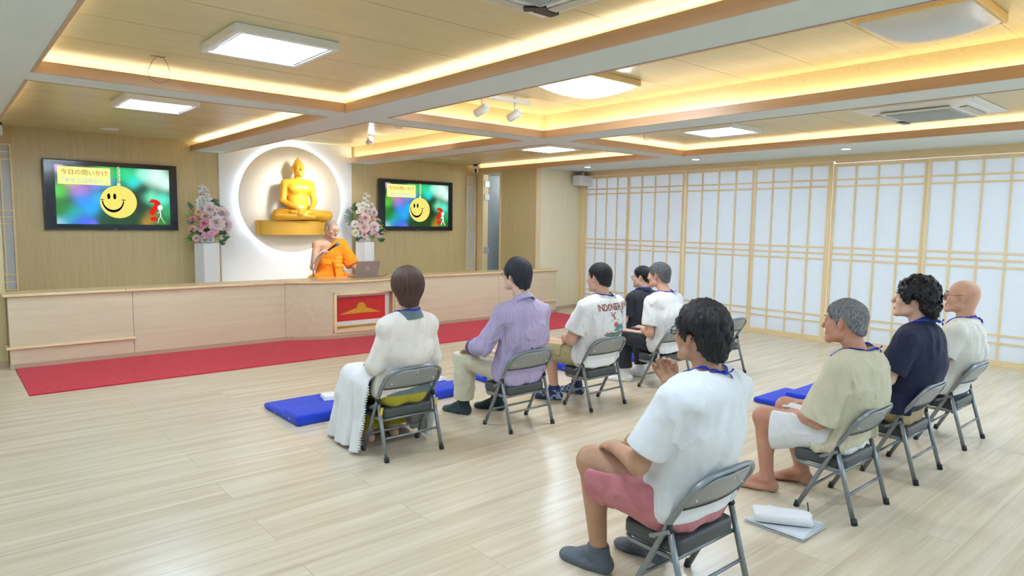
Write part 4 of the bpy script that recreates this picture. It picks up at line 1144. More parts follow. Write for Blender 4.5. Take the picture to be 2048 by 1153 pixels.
# ================================================================== FOLDING CHAIRS
M_tube = pm('chair_steel', (138, 144, 148), rough=.34, metal=.55, var=.03)
M_panel = pm('chair_panel', (150, 154, 154), rough=.38, metal=.35, var=.03)
M_vinyl = pm('seat_vinyl', (62, 68, 68), rough=.42, var=.06, bump=.15, bscale=350)
M_rubber = pm('rubber_black', (30, 31, 33), rough=.6, var=.05)
M_sticker = pm('sticker_yellow', (226, 196, 60), rough=.5, var=.05)
def make_chair(label, sticker=False):
    e = empty('folding_chair', (0, 0, 0), 0, label, 'chair', 'grey steel folding chairs')
    hw = .207
    # front legs run up into the hoop of the backrest
    def side(s): return [(s * hw, .145, .012), (s * hw, .05, .20), (s * hw, -.045, .39), (s * (hw + .003), -.098, .475), (s * (hw + .001), -.125, .515)]
    L = side(-1); R = side(1)
    corner = [(-.197, -.140, .543), (-.172, -.150, .563), (-.13, -.158, .577), (-.07, -.166, .583), (0, -.170, .585), (.07, -.166, .583), (.13, -.158, .577), (.172, -.150, .563), (.197, -.140, .543)]
    MB().tube(L + corner + list(reversed(R)), .0125, 12).build('back_frame', M_tube, e)
    for s in (-1, 1):
        leg = MB().tube([(s * hw, -.148, .012), (s * (hw), -.048, .358)], .0125, 12).build('rear_leg', M_tube, e)
        MB().tube([(s * hw, -.0485, .352), (s * hw, -.044, .385)], [.0145, .013], 12).build('leg_cap', M_rubber, leg)
        MB().tube([(s * hw, -.154, 0), (s * hw, -.147, .03)], .0155, 12).build('rubber_foot', M_rubber, leg)
        MB().tube([(s * hw, .151, 0), (s * hw, .143, .03)], .0155, 12).build('rubber_foot', M_rubber, e)
        MB().box(s * hw - .003, s * hw + .003, -.0075, .0075, -.052, .050, 0, T(s * .015, -.012, .338) @ RX(math.radians(62))).tube([(s * (hw + .016), .012, .318), (s * (hw + .004), .012, .318)], .007, 8).build('hinge_link', M_tube, e, bevel=.001)
        if sticker: MB().box(s * hw - .0095, s * hw + .0095, -.0133, -.0125, .0, .06, 0, T(0, -.066, .285) @ RX(math.radians(16))).build('sticker', M_sticker, leg)
    MB().tube([(-hw, -.110, .14), (hw, -.110, .14)], .0075, 10).build('rear_stretcher', M_tube, e)
    MB().tube([(-hw, .086, .128), (hw, .086, .128)], .0075, 10).build('front_stretcher', M_tube, e)
    # seat
    fr = MB(); fr.tube([(-.190, -.062, .25), (-.192, .06, .247), (-.188, .15, .245), (-.165, .185, .245), (0, .195, .245), (.165, .185, .245), (.188, .15, .245), (.192, .06, .247), (.190, -.062, .25)], .0095, 10)
    fr.tube([(-.205, -.062, .245), (.205, -.062, .245)], .009, 10)
    fr.build('seat_frame', M_tube, e)
    def corner_pts(x, y0, y1, r): return [(-x + r, y0)] + []
    poly = arc(.155, -.045, .035, -PI / 2, 0, 5) + arc(.14, .155, .05, 0, PI / 2, 6) + arc(-.14, .155, .05, PI / 2, PI, 6) + arc(-.155, -.045, .035, PI, 1.5 * PI, 5)
    o = MB().prism(poly, .062, T(0, 0, .256), smooth=True).build('seat', M_vinyl, e, bevel=.016, seg=4)
    for p in o.data.polygons: p.use_smooth = True
    # backrest panel: bowed sheet following the hoop
    n, m = 20, 6; V = []
    def outline(t):   # half width and z range of the panel at column t in -1..1
        x = .196 * t; top = .578 - .062 * max(0, abs(t) - .45) ** 2 / .3025 * 1.0
        return x, .452 - .0 * t * t + .01 * (abs(t) > .97), top
    for th in (0, 1):
        for i in range(n + 1):
            t = -1 + 2 * i / n; x, z0, z1 = outline(t)
            for j in range(m + 1):
                z = z0 + (z1 - z0) * j / m
                bow = -.028 * (1 - t * t)
                y = -.094 - (z - .46) * .58 + bow * (1 - .15 * j / m) - (0 if th else .0)
                V.append((x, y + (.0025 if th else -.0025), z))
    F = []; K = (n + 1) * (m + 1)
    for i in range(n):
        for j in range(m):
            a = i * (m + 1) + j; F += [(a, a + m + 1, a + m + 2, a + 1), (K + a, K + a + 1, K + a + m + 2, K + a + m + 1)]
    for i in range(n):
        for j in (0, m):
            a = i * (m + 1) + j; F.append((a, K + a, K + a + m + 1, a + m + 1))
    for j in range(m):
        for i in (0, n):
            a = i * (m + 1) + j; F.append((a, a + 1, K + a + 1, K + a))
    mb = MB(); mb.add(V, F, 0, True); pn = mb.build('backrest', M_panel, e)
    for (x, z) in ((-.155, .487), (.155, .487), (0, .555)):
        t = x / .196; y = -.094 - (z - .46) * .58 - .028 * (1 - t * t)
        MB().lathe([(.0065, 0), (.0065, .003), (.003, .0055), (0, .0055)], 12, c=(x, y - .001, z), M=RX(math.radians(60))).build('bolt', MATS['hinge_steel'], pn)
    mb = MB(); mb.tube([(.194 * t, -.0915 - .028 * (1 - t * t), .452) for t in [-1 + 2 * i / 16 for i in range(17)]], .004, 8); mb.build('lower_edge', M_rubber, pn)
    return e
chair0 = make_chair('grey folding chair under the woman in the cream cardigan, yellow stickers on its legs', True)
chair0.location = (2.279, 3.725, 0)
CH = [(3.263, 3.680, 0, 'grey folding chair under the man in the lavender shirt'), (4.138, 3.708, 0, 'grey folding chair under the man whose white shirt has a printed back'),
      (5.13, 3.715, 0, 'grey folding chair under the grey-haired man in the white shirt and dark trousers'), (6.05, 3.71, 0, 'empty grey folding chair before the screens'),
      (2.245, 1.478, -.01, 'grey folding chair under the man in pink shorts, nearest the camera'), (3.669, 1.478, 0, 'grey folding chair under the barefoot man in the beige shirt'),
      (4.511, 1.473, 0, 'grey folding chair under the man in the navy shirt'), (5.473, 1.49, 0, 'grey folding chair under the bald man')]
plain = None
for (x, y, rz, lab) in CH:
    if plain is None:
        plain = make_chair(lab); plain.location = (x, y, 0); plain.rotation_euler = (0, 0, rz)
    else: copy_tree(plain, (x, y, 0), rz, lab)

# ================================================================== CUSHIONS, TOWELS, PAPERS
M_blue = pm('cushion_blue', (16, 60, 208), rough=.85, var=.05, vscale=30, bump=.25, bscale=500, sheen=.2)
def cushion(nm, w, d, h, zip_left=True):
    e = empty(nm, (0, 0, 0))
    u = U(.01); u.add(rbox((0, 0, h / 2), (w / 2, d / 2, h / 2), .018))
    def f(P):
        dd = u(P); s = np.maximum(0, 1 - (P[:, 0] / (w / 2)) ** 2) * np.maximum(0, 1 - (P[:, 1] / (d / 2)) ** 2)
        return np.maximum(dd - .006 * s * (P[:, 2] > h * .6) - .0015 * vnoise(P * 22), -P[:, 2])
    sdf_obj('cover', f, (-w / 2 - .03, -d / 2 - .03, -.02), (w / 2 + .03, d / 2 + .03, h + .03), .012, M_blue, e, smooth=2)
    MB().tube([(-w / 2 - .002, -.012, h * .5), (-w / 2 - .006, 0, h * .42), (-w / 2 - .003, .014, h * .5)], .003, 6).build('zip_pull', pm('zip_silver', (200, 204, 210), rough=.3, metal=.7), e)
    return e
mat0 = cushion('floor_mat', .57, .52, .045); thick0 = cushion('block_cushion', .57, .27, .078)
first = True
CU = [(2.215, 'the woman in the cream cardigan'), (3.25, 'the man in the lavender shirt'), (4.15, 'the man with the printed shirt back'), (5.10, 'the grey-haired man in white'), (6.05, 'the man in black')]
for i, (x, who) in enumerate(CU):
    y = 4.745 + (.02 if i == 2 else 0)
    la, lb = 'thin blue floor mat in front of ' + who, 'thick blue block cushion before ' + who
    if who == 'the man in black': la, lb = 'thin blue floor mat under the man in black', 'thick blue block cushion under the man in black'
    for proto, lab, dy, z, grp in ((mat0, la, .14, 0, 'thin blue floor mats'), (thick0, lb, 0, .0, 'thick blue block cushions')):
        if proto is mat0: yy = y + .265
        else: yy = y
        if first or (proto is thick0 and i == 0): o = proto; o.location = (x, yy, z); o['label'] = lab
        else: o = copy_tree(proto, (x, yy, z), 0, lab)
        o['category'] = 'cushion'; o['group'] = grp
        if proto is mat0: first = False
for x, who in ((4.62, 'the barefoot man in beige'), (5.57, 'the man in navy')):
    pass
o = copy_tree(mat0, (5.56, 2.655, 0), .0, 'thin blue floor mat on the right, beyond the barefoot man in beige')
o = copy_tree(thick0, (5.64, 2.545, .046), .02, 'thick blue block cushion lying on the right-hand mat, beside the man in navy')
# towels on the front cushions
M_towel = pm('towel_white', (240, 242, 244), rough=.9, var=.02, bump=.4, bscale=350)
def towel(w, d, h, seed):
    u = U(.004)
    for k in range(3): u.add(rbox((.004 * math.sin(seed + k), .003 * k, h * (k + .5) / 3), (w / 2 - .004 * k, d / 2 - .003 * k, h / 6.4), .004), .003)
    def f(P): return u(P) - .0012 * vnoise(P * 30 + seed)
    pts, Q = surface(f, (-w / 2 - .03, -d / 2 - .03, -.01), (w / 2 + .03, d / 2 + .03, h + .02), .005, 1)
    return mesh_obj('folded_towel', *largest_piece(pts, Q), M_towel)
o = towel(.20, .18, .030, 1); o.location = (2.43, 5.05, .05); o.rotation_euler = (0, 0, -.25); tag(o, 'folded white towel on the blue mat left of the woman', 'towel', 'folded white towels on mats')
o = towel(.20, .16, .030, 2); o.location = (3.42, 5.06, .05); o.rotation_euler = (0, 0, .1); tag(o, 'folded white towel on the blue mat right of the woman', 'towel', 'folded white towels on mats')
# papers, towel and pouch on the floor behind the barefoot man
px_, py_ = 3.19, 1.555
pp = empty('paper_stack', (px_, py_, 0), .02, 'stack of folded papers on the floor beside the near folding chair', 'papers')
M_paper = pm('paper_bluish', (222, 227, 232), rough=.7, var=.03)
for k in range(5):
    V = []; n = 8
    w, d = .125 - .002 * k, .15 - .002 * k
    mb = MB(); z = .003 + k * .0042
    for i in range(n + 1):
        for j in range(2):
            x = -w + 2 * w * i / n; y = -d if j == 0 else d
            V.append((x + .004 * math.sin(k * 2), y + .004 * math.cos(k * 3), z + .003 * math.sin(i * .5 + k)))
    V2 = [(p[0], p[1], p[2] + .0026) for p in V]; K = len(V)
    F = [(2 * i, 2 * i + 2, 2 * i + 3, 2 * i + 1) for i in range(n)]; F += [tuple(K + q for q in reversed(f)) for f in F]
    rim = [2 * i for i in range(n + 1)] + [2 * i + 1 for i in reversed(range(n + 1))]
    F += [(rim[a], K + rim[a], K + rim[(a + 1) % len(rim)], rim[(a + 1) % len(rim)]) for a in range(len(rim))]
    mb.add(V + V2, F, 0, False); mb.build('paper_sheet', M_paper, pp)
u = U(.015)
u.add(rbox((0, 0, .02), (.062, .135, .020), .012)); u.add(caps((-.055, -.12, .022), (-.05, .10, .026), .018), .01); u.add(caps((.03, -.13, .026), (.05, .12, .022), .016), .01); u.add(caps((-.02, .02, .036), (.0, -.13, .034), .014), .012)
def f(P): return u(P) - .003 * ridged(P * np.array([28, 7, 20])) * .6
pts, Q = surface(f, (-.11, -.19, -.01), (.11, .19, .07), .004, 1)
o = mesh_obj('crumpled_towel', *largest_piece(pts, Q), M_towel); o.location = (px_ - .01, py_ + .012, .026); o.rotation_euler = (0, 0, .62); tag(o, 'loosely folded white towel lying on the paper stack', 'towel')
pc = empty('pouch', (px_ + .075, py_ - .085, .026), .5, 'dark glasses pouch with a loop strap on the paper stack, under the towel end', 'pouch')
MB().box(-.07, .02, -.012, .012, 0, .014).build('case', pm('pouch_navy', (30, 38, 66), rough=.6), pc, bevel=.004)
MB().box(.02, .045, -.014, .014, 0, .026).build('leather_tab', pm('leather_brown', (78, 60, 50), rough=.5), pc, bevel=.004)
MB().tube([(.03, 0, .024), (.032, .0, .05), (.030, .004, .075), (.038, .006, .083), (.046, .006, .076), (.044, .0, .05), (.045, 0, .01)], .0025, 8).build('strap', M_black, pc)
# ================================================================== PEOPLE: LIBRARY
def lerp(a, b, t): return A3(a) + (A3(b) - A3(a)) * t
def unit(v): v = A3(v); return v / max(np.linalg.norm(v), 1e-9)

def skin(name, c, c2): return pm(name, c, rough=.5, col2=c2, vscale=14, bump=.06, bscale=260, sss=.08, spec=.35)
SK_LIGHT = skin('skin_light', (230, 192, 172), (222, 178, 156)); SK_MID = skin('skin_mid', (218, 174, 150), (208, 160, 136)); SK_TAN = skin('skin_tan', (196, 152, 124), (186, 140, 112)); SK_OLD = skin('skin_weathered', (204, 152, 128), (188, 134, 110))
M_lip = pm('lip_rose', (190, 118, 108), rough=.45, var=.03); M_eyew = pm('eye_white', (232, 228, 222), rough=.2, var=0); M_iris = pm('eye_dark', (40, 28, 22), rough=.15, var=0)
M_brow = pm('brow_dark', (40, 34, 32), rough=.7, var=.1)
M_lanyard = pm('lanyard_blue', (26, 46, 170), rough=.7, var=.05, bump=.3, bscale=700)

def cloth(name, c, rough=.85, weave=650, bump=.22, var=.03, sheen=.15, col2=None, vscale=18, stretch=(1, 1, 1), fold=.28):
    return pm(name, c, fold=fold, rough=rough, var=var, bump=bump, bscale=weave, sheen=sheen, col2=col2, vscale=vscale, stretch=stretch)

def hand(u, w, f, n, side, curl=(25, 30, 20), spread=6, thumb=(.55, .75, -.25), r=1.0, curls=None):
    """five-fingered hand: w wrist, f direction of the fingers, n back of the hand, side +1 right / -1 left"""
    f = unit(f); n = A3(n); n = unit(n - f * (n @ f)); t = np.cross(n, f) * side
    R = np.array([t, f, n])
    w = A3(w)
    u.add(ecap(w, w + f * .03, (.026 * r, .019 * r), (.036 * r, .016 * r), t), .014)
    u.add(ecap(w + f * .03, w + f * .078 * r, (.037 * r, .015 * r), (.040 * r, .0125 * r), t), .012)
    u.add(ell(w + f * .035 + t * .024 - n * .008, (.016 * r, .026 * r, .014 * r), R), .012)
    off = (.031, .0105, -.0105, -.030); ln = (.070, .078, .072, .056); bs = (.080, .084, .081, .074)
    for i in range(4):
        base = w + (f * bs[i] + t * off[i]) * r
        sp = math.radians(spread) * (1.5 - i) / 1.5
        d0 = f * math.cos(sp) + t * math.sin(sp); a = 0; p = base; L = ln[i] * r
        cc = curls[i] if curls else curl
        for k, (fr, c) in enumerate(zip((.44, .31, .25), cc)):
            a += math.radians(c); d = d0 * math.cos(a) - n * math.sin(a); q = p + d * L * fr
            u.add(caps(p, q, (.0092 - .0008 * k) * r, (.0086 - .0010 * k) * r), .004 if k else .008); p = q
    b = w + (f * .026 + t * .028) * r; d = unit(f * thumb[0] + t * thumb[1] + n * thumb[2]); q = b + d * .046 * r
    u.add(caps(b, q, .0125 * r, .0105 * r), .012); d2 = unit(d * .8 + f * .45 - n * .12); u.add(caps(q, q + d2 * .030 * r, .0102 * r, .0082 * r), .004)

def foot(u, ank, yaw, bare, side):
    ff = A3((math.sin(yaw), math.cos(yaw), 0)); lat = A3((math.cos(yaw), -math.sin(yaw), 0)); a = A3(ank)
    R = np.array([lat, ff, [0, 0, 1.]])
    g = lambda f_, l_, z_: np.array([a[0], a[1], 0]) + ff * f_ + lat * l_ + np.array([0, 0, z_])
    u.add(caps(a, g(-.02, 0, .045), .036, .034), .02)
    u.add(ell(g(-.034, 0, .034), (.031, .036, .036), R), .015)
    u.add(caps(g(.02, 0, .072), g(.125, -side * .004, .026), .033, .022), .02)
    u.add(ell(g(.055, side * .014, .022), (.032, .075, .022), R), .015)
    u.add(ell(g(.122, 0, .020), (.047, .045, .020), R), .015)
    if bare:
        for i in range(5):
            l = -side * (.033 - .0165 * i); u.add(caps(g(.145 - .004 * i * i * .5, l, .015), g(.190 - .0085 * i, l * 1.03, .012), .0135 if i == 0 else .0098, .0125 if i == 0 else .0088), .006)
        u.add(ell(g(-.005, -side * .030, .082), (.012, .016, .014), R), .012); u.add(ell(g(-.01, side * .030, .074), (.012, .014, .014), R), .012)
    else:
        u.add(ell(g(.160, -side * .003, .018), (.042, .038, .018), R), .015)

def head_prims(u, H, R, fat=1.0, nose=1.0, earR=1.0, k0=.02):
    """skull, jaw, face; H centre of the head, R rows side/forward/up"""
    g = lambda x, y, z: H + R.T @ A3((x, y, z))
    u.add(ell(g(0, -.014, .033), (.0745, .094, .084), R), k0); u.add(ell(g(0, -.045, -.012), (.060, .056, .062), R), .03)
    u.add(ell(g(0, .032, -.040), (.057 * fat, .058, .070), R), .03)
    for s in (1, -1):
        u.add(caps(g(s * .047 * fat, .006, -.066), g(s * .018, .074, -.098), .021 * fat, .015), .025)
        u.add(ell(g(s * .040 * fat, .055, -.022), (.026 * fat, .026, .028), R), .02)
        u.add(caps(g(s * .012, .083, .027), g(s * .042, .068, .024), .009, .008), .014)
        u.add(ell(g(s * .0100, .104, -.031), (.0085, .011, .0075), R), .006)
        # ear: rim, lobe
        E = R
        u.add(ell(g(s * .0765, -.014, .0), (.0075, .018, .031 * earR), E), .006)
        u.add(caps(g(s * .078, .001, .018), g(s * .083, -.018, .030 * earR), .004, .0055), .004); u.add(caps(g(s * .083, -.018, .030 * earR), g(s * .083, -.029, .006), .0055, .005), .004)
        u.add(caps(g(s * .083, -.029, .006), g(s * .078, -.012, -.028 * earR), .005, .0065), .004)
    u.add(ell(g(0, .080, -.098), (.020, .017, .016), R), .02)
    u.add(caps(g(0, .088, .014), g(0, .1065 + .003 * nose, -.026), .0074, .0108 * nose), .012)
    u.add(caps(g(-.017, .0895, -.0610), g(.017, .0895, -.0610), .0056), .008); u.add(caps(g(-.014, .0885, -.0705), g(.014, .0885, -.0705), .0060), .007)

def eyes_cut(H, R):
    g = lambda x, y, z: H + R.T @ A3((x, y, z))
    soc = [ell(g(s * .031, .094, .006), (.019, .012, .0105), R) for s in (1, -1)]
    ball = [ell(g(s * .031, .0795, .005), (.0135, .0125, .0125), R) for s in (1, -1)]
    lid = [ell(g(s * .031, .0805, .0105), (.0155, .0125, .0085), R) for s in (1, -1)]
    return soc, ball, lid

HL = {'short': ([0, 30, 50, 68, 76, 84, 92, 110, 119, 150, 180], [.080, .070, .040, .006, -.018, -.012, .026, .022, -.030, -.072, -.080]),
      'crop': ([0, 30, 50, 66, 75, 84, 94, 108, 118, 135, 160, 180], [.082, .074, .048, .016, -.012, -.006, .024, .024, -.012, -.042, -.060, -.064]),
      'full': ([0, 30, 50, 66, 76, 84, 92, 110, 119, 150, 180], [.066, .058, .034, -.004, -.030, -.022, .018, .014, -.042, -.086, -.095]),
      'bob': ([0, 30, 48, 60, 72, 90, 120, 150, 180], [.050, .040, .012, -.06, -.086, -.096, -.100, -.112, -.118]),
      'ring': ([0, 60, 75, 90, 110, 150, 180], [.3, .3, .06, .03, .0, -.06, -.07])}
def hair(parent, H, R, style, mat, t=(.014, .018, .007), disp=.003, freq=9, h=.004, blades=1500, blen=.03, lift=.25, curl=0.0, seed=1, top=None, width=.0016, part=None, cover=None):
    """hair cap following the skull, with strands; t = thickness front, crown, nape"""
    az, zz = HL[style]
    cr = ell((0, -.014, .033), (.0755, .0955, .085)); oc = ell((0, -.043, -.020), (.0625, .0600, .068)); nk = caps((0, -.045, -.05), (0, -.05, -.12), .058, .056)
    c0 = A3((0.0, -.035, .10) if part is None else part)
    def loc(P): return (P - H) @ R.T
    def flow(q):
        v = q - c0; a = np.arctan2(v[:, 0], v[:, 1]); return a, np.sqrt((v ** 2).sum(1))
    def f(P):
        q = loc(P)
        d = smin(smin(cr(q), oc(q), .03), nk(q), .02)
        phi = np.degrees(np.abs(np.arctan2(q[:, 0], q[:, 1] + .01)))
        zb = np.interp(phi, az, zz)
        zn = np.clip((q[:, 2] + .08) / .15, 0, 1)
        th = t[2] + (t[1] - t[2]) * zn; th = th + (t[0] - t[1]) * np.clip((q[:, 1] - .02) / .08, 0, 1) * zn
        if style == 'bob': th = th + .011 * np.clip(1 - np.abs(q[:, 2] + .015) / .085, 0, 1)
        a, rr = flow(q)
        fa = np.stack([np.cos(a) * freq, np.sin(a) * freq, rr * (14 + 60 * curl)], -1) + seed * 7.3
        dn = (vnoise(fa) * .7 + ridged(fa * np.array([2.3, 2.3, 1.6])) * .5 + vnoise(fa * np.array([5, 5, 2.])) * .3) * disp
        if curl: dn = dn + vnoise(q * 60 + seed) * disp * curl * 1.2 + vnoise(q * 110 + seed) * disp * curl * .6
        e = vnoise(q * 90 + seed * 3) * .006 + vnoise(q * 40 + seed) * .004
        return smax(smax(d - th - dn, (zb + e - q[:, 2]) * .8, .008), q[:, 1] - .094 - .5 * dn, .012)
    lo, hi = H - .15, H + .15
    pts, Q = surface(f, lo, hi, h, 1); pts, Q = largest_piece(pts, Q)
    # strands as thin tapering blades lying along the flow
    rnd = np.random.RandomState(seed)
    V = [pts]; F = [Q]; base = len(pts)
    q = loc(pts)
    if blades:
        # face-wise sampling of outward side
        cen = pts[Q].mean(1); nrm = np.cross(pts[Q[:, 2]] - pts[Q[:, 0]], pts[Q[:, 3]] - pts[Q[:, 1]]); nrm /= np.linalg.norm(nrm, axis=1)[:, None] + 1e-9
        lc = loc(cen); out = ((cen - (H + R.T @ A3((0, -.01, 0)))) * nrm).sum(1) > .02
        out &= (np.hypot(lc[:, 0], lc[:, 1] + .035) > .034) & ((lc[:, 1] < .058) | (style == 'bob')) & ((lc[:, 2] > .0) | (lc[:, 1] < -.005) | (style == 'bob'))
        idx = np.nonzero(out)[0]; idx = idx[rnd.randint(0, len(idx), blades)]
        p = cen[idx]; n = nrm[idx]; lq = lc[idx]
        tg = (lq - c0) @ R; tg = tg - n * (tg * n).sum(1)[:, None] + rnd.randn(blades, 3) * (.25 + curl) * .03
        tg = tg - n * (tg * n).sum(1)[:, None]; tg /= np.linalg.norm(tg, axis=1)[:, None] + 1e-9
        fr_ = np.clip((lq[:, 1] - .03) / .05, 0, 1)[:, None]; cw = np.clip(1 - np.sqrt(((lq - c0) ** 2).sum(1)) / .06, 0, 1)[:, None]
        tg = tg * (1 - .8 * fr_) + (R[0] * .8 - R[2] * .35)[None] * fr_ + rnd.randn(blades, 3) * cw * .5
        tg = tg - n * (tg * n).sum(1)[:, None]; tg /= np.linalg.norm(tg, axis=1)[:, None] + 1e-9
        sd = np.cross(n, tg); L = blen * (.5 + rnd.rand(blades))[:, None] * (1 - .45 * fr_); lf = lift * (.3 + rnd.rand(blades))[:, None] * (1 - .9 * fr_) * (1 - .6 * cw)
        w = width * (.6 + rnd.rand(blades))[:, None]
        sw = rnd.randn(blades, 1) * (.15 + .5 * curl)
        P0 = p - n * .002; P1 = p + tg * L * .5 + n * L * lf * .55 + sd * L * sw * .3; P2 = p + tg * L + n * L * lf * (.55 - .6 * (1 - curl)) + sd * L * sw
        ok = (f(P2) < .009 + .010 * curl) & (f(P1) < .009 + .008 * curl)
        P0, P1, P2, sd, n, w = P0[ok], P1[ok], P2[ok], sd[ok], n[ok], w[ok]; blades = int(ok.sum())
        blade = np.stack([P0 - sd * w, P0 + sd * w, P1 + sd * w * .8 + n * .0004, P1 - sd * w * .8 + n * .0004, P2 + sd * w * .15, P2 - sd * w * .15], 1).reshape(-1, 3)
        k = base + np.arange(blades)[:, None] * 6
        F += [k + np.array([[0, 1, 2, 3]]), k + np.array([[3, 2, 4, 5]])]; V.append(blade)
    allv = np.concatenate(V); allq = np.concatenate(F)
    lq = loc(allv); a, rr = flow(lq)
    fl = np.stack([np.cos(a) * 6, np.sin(a) * 6, rr * 5 + .2 * lq[:, 2]], -1)
    if blades: fl[base:] += np.repeat(rnd.randn(blades, 1) * np.array([[.6, .6, 1.2]]), 6, 0)
    return mesh_obj('hair', allv, allq, mat, parent, attrs={'flow': fl}), f
def hairmat(name, c, c2, rough=.42): return pm(name, c, rough=rough, col2=c2, vscale=7.0, bump=.5, bscale=9, attr='flow', spec=.28)
HB = hairmat('hair_black', (38, 36, 40), (5, 5, 6)); HB2 = hairmat('hair_blueblack', (48, 56, 68), (6, 7, 9)); HBR = hairmat('hair_brown', (96, 68, 56), (26, 17, 15)); HGR = pm('hair_grey', (146, 147, 150), rough=.6, col2=(74, 76, 80), vscale=130, bump=.7, bscale=330, spec=.25, stretch=(1, 1, .45)); HGD = pm('hair_greydark', (120, 122, 126), rough=.6, col2=(52, 54, 58), vscale=150, bump=.7, bscale=330, spec=.25, stretch=(1, 1, .45)); HSH = pm('hair_short_black', (44, 46, 52), rough=.55, col2=(10, 11, 13), vscale=240, bump=.7, bscale=360, spec=.25, stretch=(1, 1, .5))
HST = pm('stubble', (156, 142, 132), rough=.7, var=.06, vscale=120)

def snap(f, pts, off):
    P = A3(pts).copy()
    for _ in range(14):
        d = f(P)
        G = np.stack([(f(P + e) - f(P - e)) for e in np.eye(3) * .003], -1) / .006
        G /= np.linalg.norm(G, axis=1)[:, None] + 1e-6
        P -= G * np.clip(d - off, -.02, .02)[:, None]
    return P
def spline(pts, n=6):
    P = [A3(p) for p in pts]; out = []
    for i in range(len(P) - 1):
        p0, p1, p2, p3 = P[max(i - 1, 0)], P[i], P[i + 1], P[min(i + 2, len(P) - 1)]
        for k in range(n):
            t = k / n; out.append(.5 * (2 * p1 + (p2 - p0) * t + (2 * p0 - 5 * p1 + 4 * p2 - p3) * t * t + (3 * p1 - 3 * p2 + p3 - p0) * t ** 3))
    out.append(P[-1]); return np.array(out)
def ribbon(mb, pts, f, w, th, mi=0):
    """flat band lying on the surface f"""
    P = snap(f, pts, th * .5)
    for _ in range(3):
        P[1:-1] = .5 * P[1:-1] + .25 * (P[:-2] + P[2:])
        Q = snap(f, P, th * .5); dd = f(P); P = np.where((dd < th * .5)[:, None], Q, P)
    P[1:-1] = .5 * P[1:-1] + .25 * (P[:-2] + P[2:])
    G = np.stack([(f(P + e) - f(P - e)) for e in np.eye(3) * .003], -1); G /= np.linalg.norm(G, axis=1)[:, None] + 1e-6
    T_ = np.gradient(P, axis=0); T_ /= np.linalg.norm(T_, axis=1)[:, None] + 1e-9; S = np.cross(T_, G); V = []
    for i in range(len(P)):
        for (a, b) in ((-1, -1), (1, -1), (1, 1), (-1, 1)): V.append(P[i] + S[i] * w * .5 * a + G[i] * th * (.5 * b + .3))
    F = [(4 * i + k, 4 * i + (k + 1) % 4, 4 * i + 4 + (k + 1) % 4, 4 * i + 4 + k) for i in range(len(P) - 1) for k in range(4)]
    F += [(3, 2, 1, 0), tuple(4 * (len(P) - 1) + k for k in range(4))]
    return mb.add(V, F, mi, False)

def wrinkles(amp, seed, sc=1.0, dirn=(.3, .2, 1.0)):
    """soft cloth folds: warped ridges running along dirn"""
    d = unit(dirn); a = unit(np.cross(d, (0.2, 1, .1))); b = np.cross(d, a); M_ = np.array([a * 17 * sc, b * 17 * sc, d * 5 * sc]); M2 = np.array([a * 34 * sc, b * 34 * sc, d * 12 * sc])
    def f(P):
        wv = vnoise(P * 7 * sc + seed)[:, None] * .05
        r = ridged((P + wv) @ M_.T + seed * 3.1); r2 = ridged((P + wv * .6) @ M2.T - seed * 1.7)
        m = np.clip(vnoise(P * 6 + seed * 5) * .8 + .6, .15, 1.2)
        return amp * m * (np.clip(r, 0, 1) ** 1.5 * 1.1 - .4 + .28 * r2)
    return f

